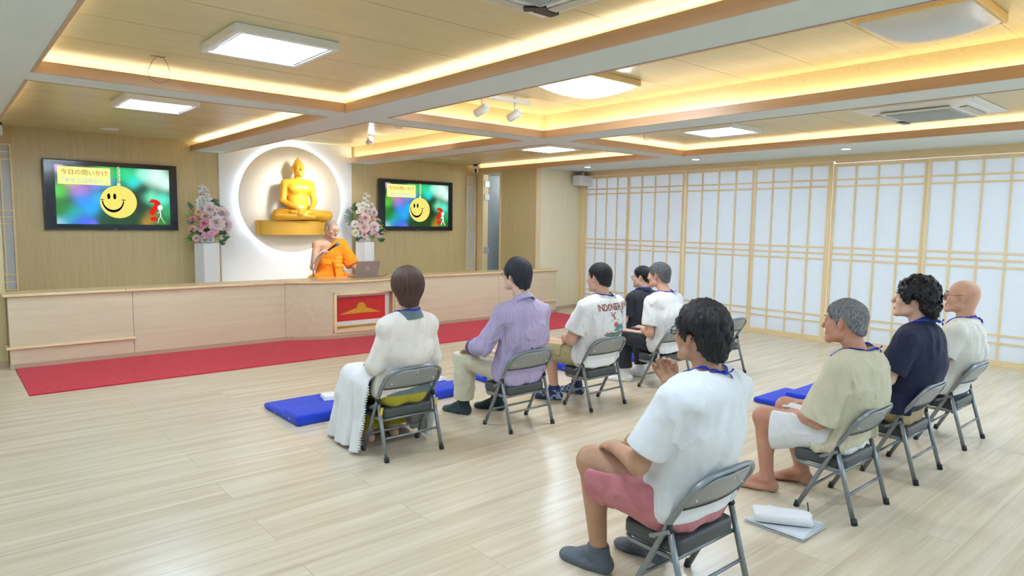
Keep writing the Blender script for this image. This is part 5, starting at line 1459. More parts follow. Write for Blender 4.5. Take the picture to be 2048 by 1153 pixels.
class Person:
    def __init__(s, label, loc, rz=0.0, HC=(0, 0, 1.08), yaw=0.0, pitch=-.03, roll=0, sy=-.02, sz=.87, sw=.178, wd=1.0, dp=1.0, hip=(0, -.005, .425), kn=((-.13, .42, .455), (.13, .42, .455)),
                 an=((-.135, .395, .085), (.135, .395, .085)), fy=(-.15, .15), el=((-.25, .06, .60), (.25, .06, .60)), wr=((-.17, .30, .55), (.17, .30, .55)), hd=None, skin=SK_MID, bare=False, fat=1.0, nb=None, slouch=.02, leg=1.0, chair=True):
        s.__dict__.update(locals()); del s.__dict__['s']
        s.e = empty('person', loc, rz, label, 'person')
        s.HC = A3(HC); cp = math.cos(pitch)
        R = frame((math.sin(yaw) * cp, math.cos(yaw) * cp, math.sin(pitch)))
        if roll: c_, s_ = math.cos(roll), math.sin(roll); R = np.array([R[0] * c_ + R[2] * s_, R[1], R[2] * c_ - R[0] * s_])
        s.R = R
        s.P0 = A3(hip) + A3((0, .04 if chair else 0, 0)); s.P3 = A3((0, sy - .005, sz - .06)); s.NB = A3(nb) if nb is not None else A3((0, sy - .012, sz + .045))
        s.P1 = lerp(s.P0, s.P3, .36) + A3((0, -slouch * .5 + (.012 if chair else 0), 0)); s.P2 = lerp(s.P0, s.P3, .70) + A3((0, -slouch, 0))
        s.sh = [A3((-sw, sy - .005, sz - .035)), A3((sw, sy - .005, sz - .035))]
        s.kn = [A3(k) for k in kn]; s.an = [A3(k) for k in an]; s.el = [A3(k) for k in el]; s.wr = [A3(k) for k in wr]
        s.hp = [s.P0 + A3((-.088, .01, -.005)), s.P0 + A3((.088, .01, -.005))]
    def press(s, d, P, g=.004):
        """the back rests against the chair: nothing passes the backrest"""
        if not s.chair: return d
        z = P[:, 2]; xa = np.abs(P[:, 0])
        yb = -.091 - (np.maximum(z, .40) - .46) * .58 - .028 * (1 - np.minimum(1, (xa / .196) ** 2)) + g
        yb = yb - np.maximum(z - .585, 0) * 2.5 - np.maximum(xa - .185, 0) * 6
        return smax(d, yb - P[:, 1], .03)
    # --- building blocks
    def torso(s, u, o=0.0, k=.05, low=True):
        w, d = s.wd, s.dp; X = (1, 0, 0)
        if low:
            u.add(ecap(s.P0 - A3((.05, 0, 0)), s.P0 + A3((.05, 0, 0)), (.105 + o, .108 * d + o), (.105 + o, .108 * d + o), (0, 0, 1)), k)
            for i in (0, 1): u.add(ell(s.hp[i] + A3((0, -.045, .0)), (.092 * w + o, .095 + o, .100 + o)), k)
        u.add(ecap(s.P0 + A3((0, 0, .03)), s.P1, (.150 * w + o, .108 * d + o), (.142 * w + o, .105 * d + o), X), k)
        u.add(ecap(s.P1, s.P2, (.142 * w + o, .105 * d + o), (.162 * w + o, .112 * d + o), X), k)
        u.add(ecap(s.P2, s.P3, (.162 * w + o, .112 * d + o), (.150 * w + o, .088 * d + o), X), k)
        for i in (0, 1):
            u.add(caps(s.P3 + A3(((-.05, .05)[i], 0, .035)), s.sh[i], .066 + o, .056 + o), k)
            u.add(caps(s.NB - A3((0, 0, .035)), s.sh[i] + A3(((.03, -.03)[i], 0, .012)), .048 + o * .8, .042 + o), k)
    def legs(s, u, o=0.0, k=.03, r=(.083, .060, .054, .036)):
        for i in (0, 1):
            kk = s.leg
            u.add(caps(s.hp[i] + A3((0, .02, -.004)), s.kn[i], r[0] * kk + o, r[1] * kk + o), k)
            u.add(caps(s.kn[i] - A3((0, .004, .008)), s.an[i], r[2] * kk + o, r[3] + o), .02)
            d = unit(s.an[i] - s.kn[i]); bk = unit(A3((0, -1, 0)) - d * (-d[1]))
            c = lerp(s.kn[i], s.an[i], .30) + bk * .022
            fr = frame(bk, -d); u.add(ell(c, (.045 * kk + o, .040 * kk + o, .095 + o), fr), .03)
    def arms(s, u, o=0.0, k=.03, which=(0, 1), r=(.048, .040, .041, .027)):
        for i in which:
            a = s.wd ** .5
            u.add(caps(s.sh[i], s.el[i], r[0] * a + o, r[1] * a + o), k); u.add(caps(s.el[i], s.wr[i], r[2] * a + o, r[3] + o), .018)
    def body(s, h=.0045, shaved=False):
        u = U(.02)
        s.torso(u); s.legs(u); s.arms(u)
        for i in (0, 1): foot(u, s.an[i], s.fy[i], s.bare, (-1, 1)[i])
        hd = s.hd or {}
        for i in (0, 1):
            q = dict(f=unit(s.wr[i] - s.el[i]) + A3((0, .3, -.1)), n=(0, 0, 1), curl=(22, 28, 18)); q.update(hd.get(i, {}))
            hand(u, s.wr[i], q.pop('f'), q.pop('n'), (-1, 1)[i], **q)
        g = lambda x, y, z: s.HC + s.R.T @ A3((x, y, z))
        u.add(caps(g(0, -.032, -.055), s.NB + A3((0, .0, -.02)), .052 * s.fat ** .5, .058), .025)
        head_prims(u, s.HC, s.R, s.fat)
        soc, ball, lid = eyes_cut(s.HC, s.R)
        s.u = u
        H, R = s.HC, s.R
        def f(P):
            lo, hi = P.min(0), P.max(0)
            d = s.press(u(P, lo, hi), P, .014)
            if not ((H - .15 > hi).any() or (H + .15 < lo).any()):
                for q in soc: d = smax(d, -q(P), .008)
                for q in ball: d = smin(d, q(P), .001)
                for q in lid: d = smin(d, q(P), .002)
            return np.maximum(d, .002 - P[:, 2])
        s.bodyf = f
        lo, hi = u.bounds(.02)
        def mf(C):
            q = (C - H) @ R.T; m = np.zeros(len(C), int)
            m[(np.abs(q[:, 0]) < .021) & (q[:, 1] > .0865) & (q[:, 1] < .108) & (q[:, 2] < -.055) & (q[:, 2] > -.078)] = 1
            for sx in (1, -1):
                e2 = np.stack([q[:, 0] - sx * .031, q[:, 1] - .0795, q[:, 2] - .005], -1); r = np.sqrt((e2 ** 2).sum(1))
                w = (r < .0142) & (e2[:, 1] > .007) & (e2[:, 2] < .004) & (e2[:, 2] > -.006); m[w] = 2
                m[w & (np.abs(e2[:, 0]) < .0055)] = 3
            return m
        sdf_obj('body', f, lo, hi, h, [s.skin, M_lip, M_eyew, M_iris], s.e, matfn=mf, smooth=1)
        br = MB()
        for sx in (1, -1): br.tube([tuple(g(sx * .014, .0965, .0275)), tuple(g(sx * .03, .0925, .0315)), tuple(g(sx * .047, .078, .028))], [.003, .0032, .0016], 8, flat=.6)
        br.build('eyebrows', M_brow, s.e)
        return s
    def make(s, name, f, lo, hi, h, mat, wr=None, smooth=1, matfn=None):
        g = f if wr is None else (lambda P: f(P) - wr(P))
        s.last = g
        o = sdf_obj(name, g, lo, hi, h, mat, s.e, smooth=smooth, matfn=matfn)
        return o, g
    def shirt(s, name, mat, o=.022, hem=.37, hemslope=0.0, sleeve=.55, sr=(.068, .070), long=False, lr=(.058, .046), h=.0068, amp=.006, seed=1, neck=(.074, .078), drop=.0, loose=0.0, rolled=None, flare=.0, tail=0.0, dirn=(.3, .2, 1.), hemx=0.0, sk=.016, hips=.024):
        """top over torso and arms; sleeve = fraction of the upper arm covered, or long to a fraction of the forearm"""
        u = U(.045); s.torso(u, o, .05)
        if loose: 
            u.add(ecap(s.P3 + A3((0, -.015, .0)), s.P1 + A3((0, -.03, 0)), (.16 * s.wd + o, .085 * s.dp + o + loose), (.16 * s.wd + o + loose, .10 * s.dp + o + loose), (1, 0, 0)), .05)
        if flare: u.add(ecap(s.P1, s.P0 + A3((0, 0, -.04)), (.145 * s.wd + o, .108 + o), (.165 * s.wd + o + flare, .125 + o + flare), (1, 0, 0)), .04)
        inn = []; edge_ = []
        sl = []
        if s.chair and hem < .45:
            u.add(ecap(s.P0 - A3((.05, 0, 0)), s.P0 + A3((.05, 0, .02)), (.104 + hips, .106 * s.dp + hips), (.104 + hips, .106 * s.dp + hips), (0, 0, 1)), .04)
            u.add(ecap(s.P0 + A3((0, 0, .02)), s.P1, (.150 * s.wd + hips, .106 * s.dp + hips), (.142 * s.wd + o, .106 * s.dp + o), (1, 0, 0)), .04)
            for i in (0, 1): u.add(ell(s.hp[i] + A3((0, -.045, .0)), (.094 * s.wd + hips, .094 + hips, .100 + hips)), .04)
        for i in (0, 1):
            a = s.wd ** .5
            if not long:
                c = lerp(s.sh[i], s.el[i], sleeve); d = unit(s.el[i] - s.sh[i]); edge_.append((c, d))
                top = caps(s.sh[i], c + d * .02, sr[0] * a, sr[1] * a); inn.append(caps(c - d * .03, c + d * .09, sr[1] * a - .019))
                def fs(P, top=top, c=c, d=d): return smax(top(P), (P - c) @ d, .006)
                sl.append(Prim(fs, top.lo, top.hi))
            else:
                e = s.el[i]; frac = long if not isinstance(long, (tuple, list)) else long[i]
                c = lerp(e, s.wr[i], frac); d = unit(s.wr[i] - e); edge_.append((c, d))
                up_ = caps(s.sh[i], e, sr[0] * a, lr[0] * a + .004); lo_ = caps(e, c + d * .02, lr[0] * a, lr[1] * a); 
                def fs(P, up_=up_, lo_=lo_, c=c, d=d):
                    return smin(up_(P), smax(lo_(P), (P - c) @ d, .006), .025)
                sl.append(Prim(fs, np.minimum(up_.lo, lo_.lo), np.maximum(up_.hi, lo_.hi)))
        for q in sl: u.add(q, sk)
        nk = ell(s.NB + A3((0, .016, .035)), (neck[0], neck[1], .062), frame((0, 1, -.25)))
        W = wrinkles(amp, seed, dirn=dirn)
        us_ = U(.02)
        for q in sl: us_.add(q, .02)
        def f(P):
            lo_, hi_ = P.min(0), P.max(0)
            w = W(P)
            for (cc, dd) in edge_:
                q = P - cc; near_ = np.sqrt((q ** 2).sum(1)) < .14
                w = np.where(near_, w * np.clip(-(q @ dd) / .05, .12, 1), w)
            cut = (hem + hemslope * P[:, 1] + hemx * P[:, 0] + .006 * vnoise(P * 12 + seed)) - P[:, 2]
            d = smax(s.press(u(P, lo_, hi_) - w, P), cut, .008)
            d = np.minimum(d, np.where(cut > -.01, us_(P, lo_, hi_) - w, 1.0))
            for q in inn:
                if not ((q.lo - .02 > hi_).any() or (q.hi + .02 < lo_).any()): d = np.maximum(d, -q(P))
            return smax(d, -nk(P), .006)
        lo, hi = u.bounds(.02)
        s.shirtf = f
        return s.make(name, f, lo, hi, h, mat)
    def trousers(s, name, mat, o=.010, cut=1.0, short=None, r=(.098, .082, .076, .066), h=.0068, amp=.005, seed=2, waist=.07, flare=.0, sag=.0):
        """cut = fraction of the shin covered; short = fraction of the thigh covered"""
        u = U(.035); inn = []; edge_ = []
        u.add(ecap(s.P0 - A3((.05, 0, 0)), s.P0 + A3((.05, 0, 0)), (.108 + o, .112 * s.dp + o), (.108 + o, .112 * s.dp + o), (0, 0, 1)), .04)
        for i in (0, 1): u.add(ell(s.hp[i] + A3((0, -.045, .0)), (.094 * s.wd + o, .098 + o, .103 + o)), .05)
        u.add(ecap(s.P0 + A3((0, 0, .03)), s.P1, (.152 * s.wd + o, .110 * s.dp + o), (.146 * s.wd + o, .108 * s.dp + o), (1, 0, 0)), .05)
        kk = s.leg
        for i in (0, 1):
            if short is not None:
                c = lerp(s.hp[i], s.kn[i], short); d = unit(s.kn[i] - s.hp[i]); edge_.append((c, d))
                top = caps(s.hp[i] + A3((0, .02, -.002)), c + d * .03, r[0] * kk, r[1] * kk + flare); hang = caps(c - d * .22 + A3((0, 0, -.01)), c + d * .02 + A3((0, 0, -.02 - sag)), r[1] * kk * .8, r[1] * kk + flare)
                inn.append(caps(c - d * .05 - A3((0, 0, sag * .5)), c + d * .1 - A3((0, 0, sag * .5)), r[1] * kk + flare - .020))
                def fl(P, top=top, hang=hang, c=c, d=d): return smax(smin(top(P), hang(P), .03), (P - c) @ d, .006)
                u.add(Prim(fl, np.minimum(top.lo, hang.lo), np.maximum(top.hi, hang.hi)), .03)
            else:
                u.add(caps(s.hp[i] + A3((0, .02, -.002)), s.kn[i], r[0] * kk, r[1] * kk), .03)
                c = lerp(s.kn[i], s.an[i], cut); d = unit(s.an[i] - s.kn[i]); edge_.append((c, d))
                lo_ = caps(s.kn[i] - A3((0, .006, .01)), c + d * .02, r[2] * kk, r[3]); inn.append(caps(c - d * .03, c + d * .1, r[3] - .019))
                def fl(P, lo_=lo_, c=c, d=d): return smax(lo_(P), (P - c) @ d, .006)
                u.add(Prim(fl, lo_.lo, lo_.hi), .03)
        W = wrinkles(amp, seed, dirn=(.5, 1, .4)); zt = s.P0[2] + waist
        def f(P):
            w = W(P)
            for (cc, dd) in edge_:
                q = P - cc; near_ = np.sqrt((q ** 2).sum(1)) < .20
                w = np.where(near_, w * np.clip(-(q @ dd) / .05, .12, 1), w)
            d = np.maximum(smax(s.press(u(P) - w, P, .007), P[:, 2] - zt, .01), .012 - P[:, 2])
            for q in inn: d = np.maximum(d, -q(P))
            return d
        lo, hi = u.bounds(.02); s.trf = f
        return s.make(name, f, lo, hi, h, mat)
    def socks(s, mat, top=.125, h=.005, matfn=None):
        for i in (0, 1):
            u = U(.02); foot(u, s.an[i], s.fy[i], False, (-1, 1)[i]); d = unit(s.an[i] - s.kn[i])
            u.add(caps(lerp(s.kn[i], s.an[i], .6), s.an[i], .047, .038), .02)
            lo, hi = u.bounds(.015); hi[2] = top + .02
            def f(P): return np.maximum(smax(u(P) - .0055 - .0012 * vnoise(P * 60), P[:, 2] - top, .004), .0008 - P[:, 2])
            s.make('sock', f, lo, hi, h, mat, matfn=matfn)
    def collar(s, mat, rad=.066, hgt=.032, fall=.035, name='collar', open_=.5):
        ax = unit(s.HC + s.R.T @ A3((0, -.03, -.07)) - s.NB); c = s.NB + A3((0, .006, .004))
        fr = frame(unit(A3((0, 1, 0)) - ax * ax[1]), ax)
        def f(P):
            q = (P - c) @ fr.T; rr = np.sqrt(q[:, 0] ** 2 + (q[:, 1] * .94) ** 2); z = q[:, 2] - q[:, 1] * -.25
            st = np.maximum(np.abs(rr - rad + .18 * z) - .0035, np.maximum(z - hgt, -.03 - z))
            fo = np.maximum(np.abs(rr - rad - .010 + .45 * (z - hgt * .9)) - .0040, np.maximum(z - hgt - .003, hgt - fall - .012 - z))
            d = smin(st, fo, .006)
            a = np.abs(np.arctan2(q[:, 0], q[:, 1])); return np.maximum(d, (open_ - a) * rad * .9)
        s.colf = f
        return s.make(name, f, c - .13, c + .13, .0032, mat)
    def surf(s):
        fs = [s.bodyf, s.shirtf] + ([s.colf] if hasattr(s, 'colf') else [])
        return lambda P: np.minimum.reduce([f(P) for f in fs])
    def lanyard(s, knot=True, bow=False, side=0.0, low=.17):
        N = s.NB; f = s.surf()
        back = [(-.045, .145, -low), (-.062, .115, -.07), (-.082, .055, .005), (-.078, -.01, .045), (-.05, -.062, .045), (side, -.085, .038), (.05, -.062, .045), (.078, -.01, .045), (.082, .055, .005), (.062, .115, -.07), (.045, .145, -low)]
        mb = MB(); ribbon(mb, spline([N + A3(p) for p in back], 6), f, .013, .0025)
        o = mb.build('lanyard', M_lanyard, s.e)
        c = snap(f, [N + A3((side, -.088, .036))], .006)[0]
        if knot:
            kb = MB()
            kb.lathe([(0, -.009), (.008, -.006), (.010, 0), (.008, .006), (0, .009)], 12, c=tuple(c))
            for (dx, dz) in ((.035, .012), (.03, -.022)) if not bow else ((.03, -.05), (.045, -.03)):
                p = [c, c + A3((dx * .5, -.012, dz * .3)), c + A3((dx, -.010, dz))]
                kb.tube(spline(p, 4), .0055, 6, flat=.35)
            if bow:
                for (dx, dz) in ((.03, -.07), (.012, -.08)):
                    kb.tube([tuple(v) for v in spline([c, c + A3((dx, -.014, -.02)), c + A3((dx + .008, -.012, dz)), c + A3((dx - .012, -.010, dz + .01)), c], 5)], .005, 6, flat=.35)
            kb.build('knot', M_lanyard, o)
        return o
    def glasses(s, mat, r=(.024, .017), rim=.0014, lens=True):
        g = lambda x, y, z: tuple(s.HC + s.R.T @ A3((x, y, z)))
        fr = MB(); n = 24
        for sx in (1, -1):
            fr.tube([g(sx * .034 + r[0] * math.cos(a), .104 - .25 * abs(r[0] * math.cos(a) * sx + 0) * (1 if math.cos(a) * sx > 0 else 0), .002 + r[1] * math.sin(a)) for a in [2 * PI * i / n for i in range(n)]], rim, 8, closed=True)
            fr.tube([g(sx * .058, .099, .010), g(sx * .074, .085, .011), g(sx * .081, .03, .012), g(sx * .083, -.012, .022), g(sx * .083, -.028, .006), g(sx * .081, -.032, -.012)], rim * 1.1, 8)
        fr.tube([g(-.011, .107, .006), g(0, .112, .009), g(.011, .107, .006)], rim, 8)
        o = fr.build('glasses', mat, s.e)
        if lens:
            L = MB()
            for sx in (1, -1): L.add([g(sx * .034 + r[0] * math.cos(a), .104, .002 + r[1] * math.sin(a)) for a in [2 * PI * i / n for i in range(n)]], [tuple(range(n))])
            L.build('lenses', MATS.get('lens_glass') or lens_mat(), o)
        return o
def lens_mat():
    m = pm('lens_glass', (235, 240, 245), rough=.02, var=0); b = m.node_tree.nodes['Principled BSDF']
    b.inputs['Alpha'].default_value = .12; return m
M_gblack = pm('frame_black', (26, 26, 30), rough=.3, var=0); M_gmetal = pm('frame_metal', (120, 104, 90), rough=.3, metal=.8, var=0)
# ================================================================== PEOPLE: THE AUDIENCE
M_tee = cloth('tee_white', (238, 240, 242), fold=.2); M_tee2 = cloth('tee_offwhite', (232, 231, 224)); M_cream = cloth('cardigan_cream', (240, 233, 224), weave=420, bump=.4, fold=.15)
# 1 -- man in pink shorts, nearest the camera
p = Person('person in a white T-shirt and pink shorts, right hand raised, seated nearest the camera', (2.245, 1.478, 0), -.04, HC=(0, -.005, 1.082), yaw=.10, pitch=.02, sy=-.035, sz=.885, sw=.186, wd=1.05, dp=1.02,
           kn=((-.145, .42, .480), (.115, .385, .500)), an=((-.135, .375, .09), (.12, .29, .09)), fy=(-.18, -.05), el=((-.265, .06, .60), (.27, .10, .62)), wr=((-.165, .265, .585), (.105, .195, .825)),
           hd={0: dict(f=(.45, .85, -.12), n=(-.15, .2, 1), curl=(16, 22, 16), spread=8), 1: dict(f=(-.22, .55, .85), n=(.55, .65, -.45), curls=[(48, 62, 40), (36, 46, 30), (22, 34, 22), (14, 26, 18)], thumb=(.75, .30, -.75), spread=9)}, skin=SK_TAN, leg=1.14)
p.body(h=.0042)
p.trousers('shorts', cloth('shorts_pink', (204, 128, 134), col2=(194, 116, 124)), short=.84, r=(.114, .106, .08, .07), flare=.012, amp=0.0174, seed=4, h=.0055)
p.shirt('t_shirt', M_tee, o=.014, hem=.368, sleeve=.80, sr=(.070, .080), loose=.006, amp=0.0116, seed=3, h=.0055, dirn=(.35, .2, 1))
p.socks(cloth('sock_grey', (88, 96, 106), weave=300, bump=.5, col2=(100, 108, 118), vscale=90), top=.115)
hair(p.e, p.HC, p.R, 'full', HB, t=(.009, .022, .012), disp=.008, freq=5, h=.0036, blades=6500, blen=.030, lift=.30, curl=.3, seed=5)
p.lanyard(side=.012); p.glasses(M_gblack, rim=.0022)
# 2 -- barefoot older man
p = Person('person in a loose beige shirt and white shorts, barefoot, short grey hair', (3.669, 1.478, 0), 0, HC=(0, .045, 1.000), yaw=.0, pitch=-.02, sy=-.02, sz=.80, sw=.182, wd=1.04, dp=1.05, hip=(0, -.015, .425),
           kn=((-.140, .40, .425), (.12, .40, .440)), an=((-.135, .365, .09), (.125, .285, .09)), fy=(-.28, -.25), el=((-.235, .05, .50), (.235, .06, .52)), wr=((-.13, .225, .475), (.12, .24, .50)),
           hd={0: dict(f=(.55, .85, -.05), n=(-.3, .1, 1), curl=(18, 22, 14))}, skin=SK_OLD, bare=True)
p.body(h=.0046)
p.trousers('shorts', cloth('shorts_white', (240, 242, 244)), short=.80, r=(.110, .108, .08, .07), flare=.014, sag=.03, amp=0.0145, seed=9)
p.shirt('linen_shirt', cloth('linen_beige', (214, 208, 182), weave=520, bump=.35, col2=(206, 198, 170), vscale=12, fold=.55), o=.022, hem=.335, hemslope=-.25, sleeve=.98, sr=(.076, .096), loose=.018, flare=.03, amp=0.0188, seed=6, dirn=(.25, .2, 1), neck=(.080, .090))
hair(p.e, p.HC, p.R, 'crop', HGR, t=(.009, .012, .002), disp=.005, freq=10, blades=7000, blen=.018, lift=.8, curl=.15, seed=8, width=.0010)
p.lanyard(side=.02)
# 3 -- man in navy shirt
p = Person('person in a navy shirt and khaki trousers with wavy black hair', (4.511, 1.473, 0), 0, HC=(0, .0, 1.075), yaw=-.12, pitch=.08, sy=-.04, sz=.87, sw=.192, wd=1.16, dp=1.12, el=((-.275, .02, .62), (.275, .03, .62)), wr=((-.16, .24, .56), (.16, .24, .56)), skin=SK_LIGHT, fat=1.12, hip=(0, -.02, .43),
           an=((-.12, .30, .085), (.13, .33, .085)), kn=((-.15, .42, .46), (.15, .42, .46)))
p.body(h=.0054)
p.trousers('trousers', cloth('khaki', (176, 156, 116), col2=(166, 146, 106)), amp=0.0087, seed=11, cut=.9)
M_navy = cloth('navy_cotton', (15, 24, 60), col2=(12, 20, 52), sheen=.05); p.shirt('polo_shirt', M_navy, o=.016, hem=.40, sleeve=.82, sr=(.070, .074), loose=.006, amp=0.0087, seed=12)
p.collar(M_navy); p.socks(cloth('sock_black', (24, 26, 34)), top=.19)
hair(p.e, p.HC, p.R, 'full', HB, t=(.012, .037, .034), disp=.010, freq=4.5, blades=3600, blen=.034, lift=.5, curl=.8, seed=15)
p.lanyard(side=.03)
# 4 -- bald man
p = Person('person with a bald head in a cream T-shirt, glasses, seated furthest right', (5.473, 1.49, 0), 0, HC=(0, -.01, 1.032), yaw=-.22, pitch=.04, sy=-.03, sz=.825, sw=.18, wd=1.04, dp=1.05, el=((-.245, .02, .59), (.245, .03, .59)), wr=((-.15, .24, .53), (.15, .24, .53)), skin=SK_MID, an=((-.12, .34, .085), (.13, .34, .085)))
p.body(h=.0055)
p.trousers('trousers', cloth('trousers_ink', (34, 38, 64), col2=(30, 34, 58)), amp=0.0072, seed=21, cut=.92)
p.shirt('t_shirt', M_tee2, o=.014, hem=.355, sleeve=.78, sr=(.066, .072), loose=.006, amp=0.0116, seed=22)
p.socks(MATS['sock_black'], top=.17); p.lanyard(side=.02, bow=True); p.glasses(M_gmetal)
# 5 -- woman
p = Person('person with bobbed brown hair in a cream cardigan, white cloth over the lap', (2.279, 3.725, 0), 0, HC=(0, -.055, 1.080), yaw=.28, pitch=-.02, sy=-.06, sz=.865, sw=.146, wd=.92, dp=.94, hip=(0, -.01, .425), el=((-.222, -.03, .60), (.215, -.03, .60)), wr=((-.12, .20, .555), (.12, .20, .555)),
           skin=SK_LIGHT, an=((-.10, .30, .085), (.10, .30, .085)), kn=((-.12, .38, .445), (.12, .38, .445)))
p.body(h=.0052)
p.trousers('trousers', cloth('mustard', (168, 156, 34), col2=(158, 146, 28)), amp=0.0072, seed=31, cut=1.0, r=(.100, .088, .086, .100))
M_teal = cloth('blouse_teal', (104, 126, 132), col2=(96, 118, 124)); 
p.shirt('blouse', M_teal, o=.012, hem=.385, hemx=-.05, hips=.014, sleeve=.5, sr=(.058, .056), amp=0.0043, seed=33, neck=(.066, .07)); bl_ = p.shirtf
p.collar(M_teal, rad=.062, hgt=.030, fall=.05)
p.shirt('cardigan', M_cream, o=.020, hem=.435, hemx=.26, hemslope=.1, hips=.028, long=.93, sr=(.056, .060), lr=(.056, .044), amp=.0060, seed=32, neck=(.069, .072), flare=.004)
hair(p.e, p.HC, p.R, 'bob', HBR, t=(.014, .030, .005), disp=.004, freq=12, blades=4200, blen=.045, lift=.04, seed=35)
ln_ = p.lanyard(knot=False)
# white cloth laid over the lap, hanging to the floor
def f_lap(P):
    x, y, z = P[:, 0], P[:, 1], P[:, 2]
    g = np.clip(1 - z / .50, 0, 1)
    sx = 1 + .22 * g; ang = np.arctan2(y - .22, x)
    fold = (.020 * np.sin(ang * 9 + 1.3) + .012 * np.sin(ang * 17 + .4)) * g
    q = np.stack([x / sx, (y - .22) / (1 + .40 * g) , z - .24], -1)
    d = np.abs(q) - (A3((.235, .255, .285)) - .075)
    d = (np.sqrt((np.maximum(d, 0) ** 2).sum(1)) + np.minimum(d.max(1), 0) - .075)
    knees = .012 * vnoise(P * 9 + 4)
    d = np.abs(d - fold - knees) - .0055
    back = -.0 + .05 * g + .015 * vnoise(P * 14)
    d = smax(d, (back + .02) - y, .004)
    return np.maximum(d, .022 + .02 * (y > .45) * 0 - z)
lc, _ = p.make('lap_cloth', f_lap, (-.37, -.03, .0), (.37, .68, .56), .0055, cloth('cloth_white', (242, 243, 245)), smooth=2)
mb = MB()
vs = np.array([v.co[:] for v in lc.data.vertices])
for s_ in (-1,):
    for k in range(26):
        z = .045 + k * .0165
        m = (vs[:, 0] * s_ > .12) & (np.abs(vs[:, 2] - z) < .014)
        if m.any():
            c = vs[m][np.argmin(vs[m][:, 1])]; mb.lathe([(0, -.006), (.007, -.004), (.009, 0), (.007, .004), (0, .006)], 8, c=(c[0], c[1] - .005, z))
for k in range(60):
    a = PI + .15 + k * .075; m = vs[:, 2] < .03
    c = vs[m]; aa = np.arctan2(c[:, 1] - .22, c[:, 0]); j = np.argmin(np.abs(((aa - a + PI) % (2 * PI)) - PI) - .3 * np.hypot(c[:, 0], c[:, 1] - .22))
    mb.lathe([(0, -.005), (.007, -.003), (.008, 0), (.007, .003), (0, .005)], 8, c=(c[j][0], c[j][1], .024))
mb.build('lace_edge', MATS['cloth_white'], lc)['kind'] = 'stuff'
# 6 -- man in lavender shirt
p = Person('person in a lavender shirt, beige trousers and dark socks, glasses, hand on knee', (3.263, 3.680, 0), 0, HC=(0, .055, 1.118), yaw=-.06, pitch=.04, sy=-.01, sz=.875, sw=.182, wd=1.02, dp=1.0, hip=(0, -.005, .425), slouch=.035, el=((-.275, .085, .61), (.265, .06, .62)), wr=((-.20, .34, .555), (.19, .32, .555)),
           hd={0: dict(f=(.06, .95, -.35), n=(-.05, .3, 1), curl=(26, 34, 22), spread=8)}, kn=((-.165, .455, .465), (.15, .44, .455)), an=((-.165, .475, .085), (.115, .40, .085)), fy=(-.28, -.42), skin=SK_LIGHT)
p.body(h=.0042)
p.trousers('trousers', cloth('trousers_stone', (216, 212, 188), col2=(208, 203, 178)), amp=0.0087, seed=41, cut=.90, r=(.104, .092, .090, .080))
M_lav = cloth('lavender', (186, 174, 208), col2=(172, 160, 198), vscale=60, stretch=(1, 1, .1), fold=.5); p.shirt('shirt', M_lav, o=.018, hem=.315, long=(.72, .72), sr=(.068, .068), lr=(.064, .058), loose=.012, amp=0.0174, seed=42, dirn=(.3, .2, 1))
p.collar(M_lav, hgt=.034)
cf = MB(); e_, w_ = p.el[0], p.wr[0]; d = unit(w_ - e_); c = lerp(e_, w_, .78); Q = Vector(d).to_track_quat('Z', 'Y').to_matrix().to_4x4()
cf.lathe([(.060, -.035), (.067, -.028), (.066, .0), (.060, .026), (.052, .028), (.050, -.035)], 24, M=T(*c) @ Q); cf.build('rolled_cuff', cloth('cuff_dark', (104, 84, 112)), p.e)
wt = MB(); c = lerp(e_, w_, 1.0); wt.lathe([(.0335, -.012), (.036, -.010), (.036, .010), (.0335, .012), (.031, .0), (.0335, -.012)], 24, M=T(*c) @ Q); n_up = unit(A3((-.2, 0, 1)) - d * d[2]); wt.lathe([(0, .004), (.016, .004), (.018, 0), (0, 0)], 20, M=T(*(c + n_up * .034)) @ Vector(n_up).to_track_quat('Z', 'Y').to_matrix().to_4x4()); wt.build('wristwatch', M_black, p.e)
p.socks(cloth('sock_pine', (28, 50, 56), weave=300, bump=.5), top=.145)
hair(p.e, p.HC, p.R, 'full', HB2, t=(.009, .025, .015), disp=.005, freq=8, blades=3600, blen=.034, lift=.14, seed=45)
p.glasses(M_gmetal)
# 7 -- man with printed shirt
p = Person('person in a white T-shirt with a printed back, khaki cargo shorts and patterned socks', (4.138, 3.708, 0), 0, HC=(0, -.01, 1.063), yaw=.02, pitch=.0, sy=-.045, sz=.865, sw=.194, wd=1.18, dp=1.12, hip=(0, -.01, .43), el=((-.275, .03, .575), (.275, .04, .575)), wr=((-.10, .27, .545), (.11, .27, .54)),
           hd={0: dict(f=(.85, .55, -.15), n=(-.1, .3, 1), curl=(34, 40, 26)), 1: dict(f=(-.85, .55, -.15), n=(.1, .3, 1), curl=(34, 40, 26))}, kn=((-.165, .40, .470), (.15, .43, .455)), an=((-.165, .315, .085), (.13, .33, .085)), fy=(-.55, -.1), skin=SK_MID, fat=1.12, leg=1.06)
p.body(h=.0052)
tr, trf = p.trousers('shorts', cloth('khaki_shorts', (190, 178, 134), col2=(180, 168, 124)), short=.90, r=(.112, .104, .08, .07), flare=.010, amp=0.0101, seed=51)
def f_pocket(P):
    d = trf(P); c = lerp(p.hp[0], p.kn[0], .60) + A3((-.09, 0, .03)); q = np.abs((P - c) @ frame(p.kn[0] - p.hp[0]).T) - A3((.05, .075, .065))
    return np.maximum(np.maximum(d - .012, -d - .0), q.max(1))
cc = lerp(p.hp[0], p.kn[0], .60) + A3((-.09, 0, .03)); p.make('cargo_pocket', f_pocket, cc - .13, cc + .13, .005, MATS['khaki_shorts'])
